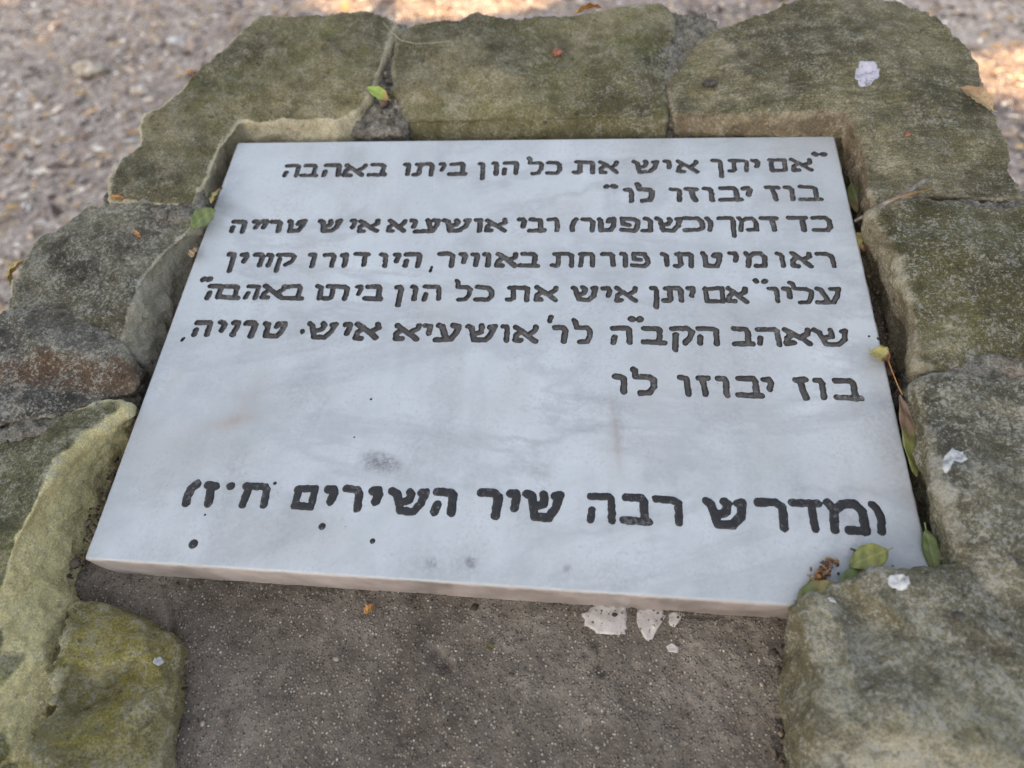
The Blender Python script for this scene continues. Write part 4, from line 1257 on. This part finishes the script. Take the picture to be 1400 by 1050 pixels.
# crumbled flower head
bm_co, bm_f, bm_c = [], [], []
rr = np.random.default_rng(5)
for k in range(90):
    t_ = rr.random()
    u, v = 1113 + t_ * 22 + rr.normal(0, 5), 797 - t_ * 22 + rr.normal(0, 4)
    if k > 78: u, v = 1140 + rr.normal(0, 4), 769 + rr.normal(0, 4)
    c_ = W(P(u, v, .001 + abs(rr.normal(0, .0022))))
    s_ = rr.uniform(.0007, .0017)
    k0 = len(bm_co)
    vv = ICO[0] * s_ * rr.uniform(.5, 1.3, (1, 3)) * (1 + .2 * rr.normal(0, 1, (len(ICO[0]), 1))) + c_
    bm_co += list(vv); bm_f += [tuple(k0 + q for q in f) for f in ICO[1]]
    cc = [(.16, .07, .03), (.26, .14, .06), (.36, .24, .09), (.09, .045, .025)][rr.integers(4)]
    bm_c += [cc] * len(ICO[0])
me = raw_mesh('dried_blossom', bm_co, bm_f); cattr(me, 'tint', np.array(bm_c))
s = NT('dried_flower', 0.9); DF = s.done(s.attr('tint', 'Color'))
tag(link('dried_blossom', me, DF), 'crumbled brown flower head beside the leaves at the plaque corner', 'flower')
stick('flower_stalk', [(1128, 786, .004), (1136, 776, .006), (1142, 766, .005)], [.0005, .0004, .0003], TW, 'tiny dark stalk sticking out of the crumbled flower head', 'stalk', 5)
stick('leaf_stalk', [(1163, 750, .0015), (1168, 752, .003), (1175, 756, .002)], [.0006, .0008, .0006], DS, 'short black stalk above the pile of leaves', 'stalk', 5)


# things on the ground beyond the monument
def ground_leaf(u, v, size, mat, label, ang):
    p = ground_at(u, v)
    co, al, md = [], [], []
    nl, nw = 8, 5
    for i in range(nl + 1):
        t_ = i / nl
        w_ = size * .28 * math.sin(math.pi * t_) ** .8 + .0004
        for j in range(nw):
            s_ = j / (nw - 1) * 2 - 1
            x_, y_ = (t_ - .5) * size, s_ * w_
            z_ = .012 + .1 * size * math.sin(math.pi * t_) + .35 * w_ * abs(s_)
            co.append((p[0] + x_ * math.cos(ang) - y_ * math.sin(ang), p[1] + x_ * math.sin(ang) + y_ * math.cos(ang), z_ + float(ground_z(np.array([p[0]]), np.array([p[1]]))[0])))
            al.append(t_); md.append(1 - abs(s_))
    fs = [(i * nw + j, i * nw + j + 1, (i + 1) * nw + j + 1, (i + 1) * nw + j) for i in range(nl) for j in range(nw - 1)]
    me = raw_mesh('fallen_leaf', co, fs)
    fattr(me, 'along', al); fattr(me, 'mid', md)
    tag(link('fallen_leaf', me, mat), label, 'leaf')


ground_leaf(16, 208, .04, ORG, 'orange leaf on the gravel near the left edge', .4)
ground_leaf(186, 190, .03, ORG, 'orange leaf on the gravel close to the large olive stone', 1.9)
ground_leaf(20, 300, .035, BRN, 'brown leaf on the gravel left of the grey stone', 1.1)
ground_leaf(215, 15, .05, BRN, 'pale brown leaf on the gravel at the upper left', .2)
for u, v, r_, mt, lb in [(242, 60, .022, PAINT, 'small white stone on the gravel at the upper left'), (122, 102, .038, None, 'cream coloured rock half buried in the gravel'), (180, 195, .014, PAINT, 'white pebble beside the large olive stone')]:
    p = ground_at(u, v)
    bm = bmesh.new(); bmesh.ops.create_icosphere(bm, subdivisions=3, radius=1)
    co = np.array([q.co[:] for q in bm.verts]); fs = [[q.index for q in f.verts] for f in bm.faces]; bm.free()
    co = co * (1 + .3 * fbm(co * 1.2 + u, 3))[:, None] * np.array([1.5, .8, .7]) * r_
    if mt is None:
        s = NT('cream_rock', .9); mt = s.done(s.ramp(s.noise(40, 6), [(0.4, (0.25, 0.2, 0.14)), (0.6, (0.55, 0.5, 0.42))]), s.bump(s.noise(60, 5), .01))
    tag(link('rock', raw_mesh('rock', co + [p[0], p[1], r_ * .4], fs), mt), lb, 'rock')


# dirt that has gathered in the gaps and corners
cv, cf, cc_ = [], [], []
r = np.random.default_rng(21)


def crumbs(a, b, n, spread, size, cols):
    for _ in range(n):
        t_ = r.random()
        u, v, z = (np.array(a) * (1 - t_) + np.array(b) * t_)
        p = P(u, v, z) + np.array([r.normal(0, spread), r.normal(0, spread), abs(r.normal(0, .001))])
        k0 = len(cv)
        sz = size * math.exp(r.normal(0, .5))
        cv.extend(W(ICO[0] * sz * r.uniform(.6, 1.4, (1, 3)) * (1 + .2 * r.normal(0, 1, (len(ICO[0]), 1))) + p))
        cf.extend([tuple(k0 + q for q in f) for f in ICO[1]])
        cc_.extend([np.array(cols[r.integers(len(cols))]) * r.uniform(.7, 1.3)] * len(ICO[0]))


SOIL = [(.05, .04, .03), (.09, .07, .05), (.14, .11, .08), (.2, .16, .11)]
crumbs((1166, 220, -.028), (1280, 790, -.028), 700, .005, .0007, SOIL)
crumbs((310, 215, -.028), (105, 790, -.028), 700, .005, .0007, SOIL)
crumbs((160, 792, -.034), (1070, 850, -.034), 160, .0022, .0006, SOIL)
crumbs((1076, 880, -.034), (1066, 1050, -.034), 150, .003, .0009, SOIL)
crumbs((250, 885, -.034), (222, 1050, -.034), 140, .003, .0009, SOIL)
crumbs((1100, 812, .0008), (1215, 782, .0008), 60, .004, .0006, SOIL)
crumbs((520, 60, .010), (535, 170, .006), 60, .003, .0011, SOIL)
GRIT = [(.36, .31, .24), (.3, .25, .19), (.46, .42, .35), (.22, .18, .14), (.08, .065, .05)]
for k in range(7):
    v0 = 820 + k * 36
    crumbs((250, v0, -.0342), (1060, v0 + 45, -.0342), 150, .012, .00032, GRIT)
me = raw_mesh('soil_crumbs', cv, cf)
cattr(me, 'tint', np.array(cc_))
s = NT('soil', .95)
tag(link('soil_crumbs', me, s.done(s.attr('tint', 'Color'))), 'dark soil crumbs gathered in the gaps round the plaque', 'soil', kind='stuff')
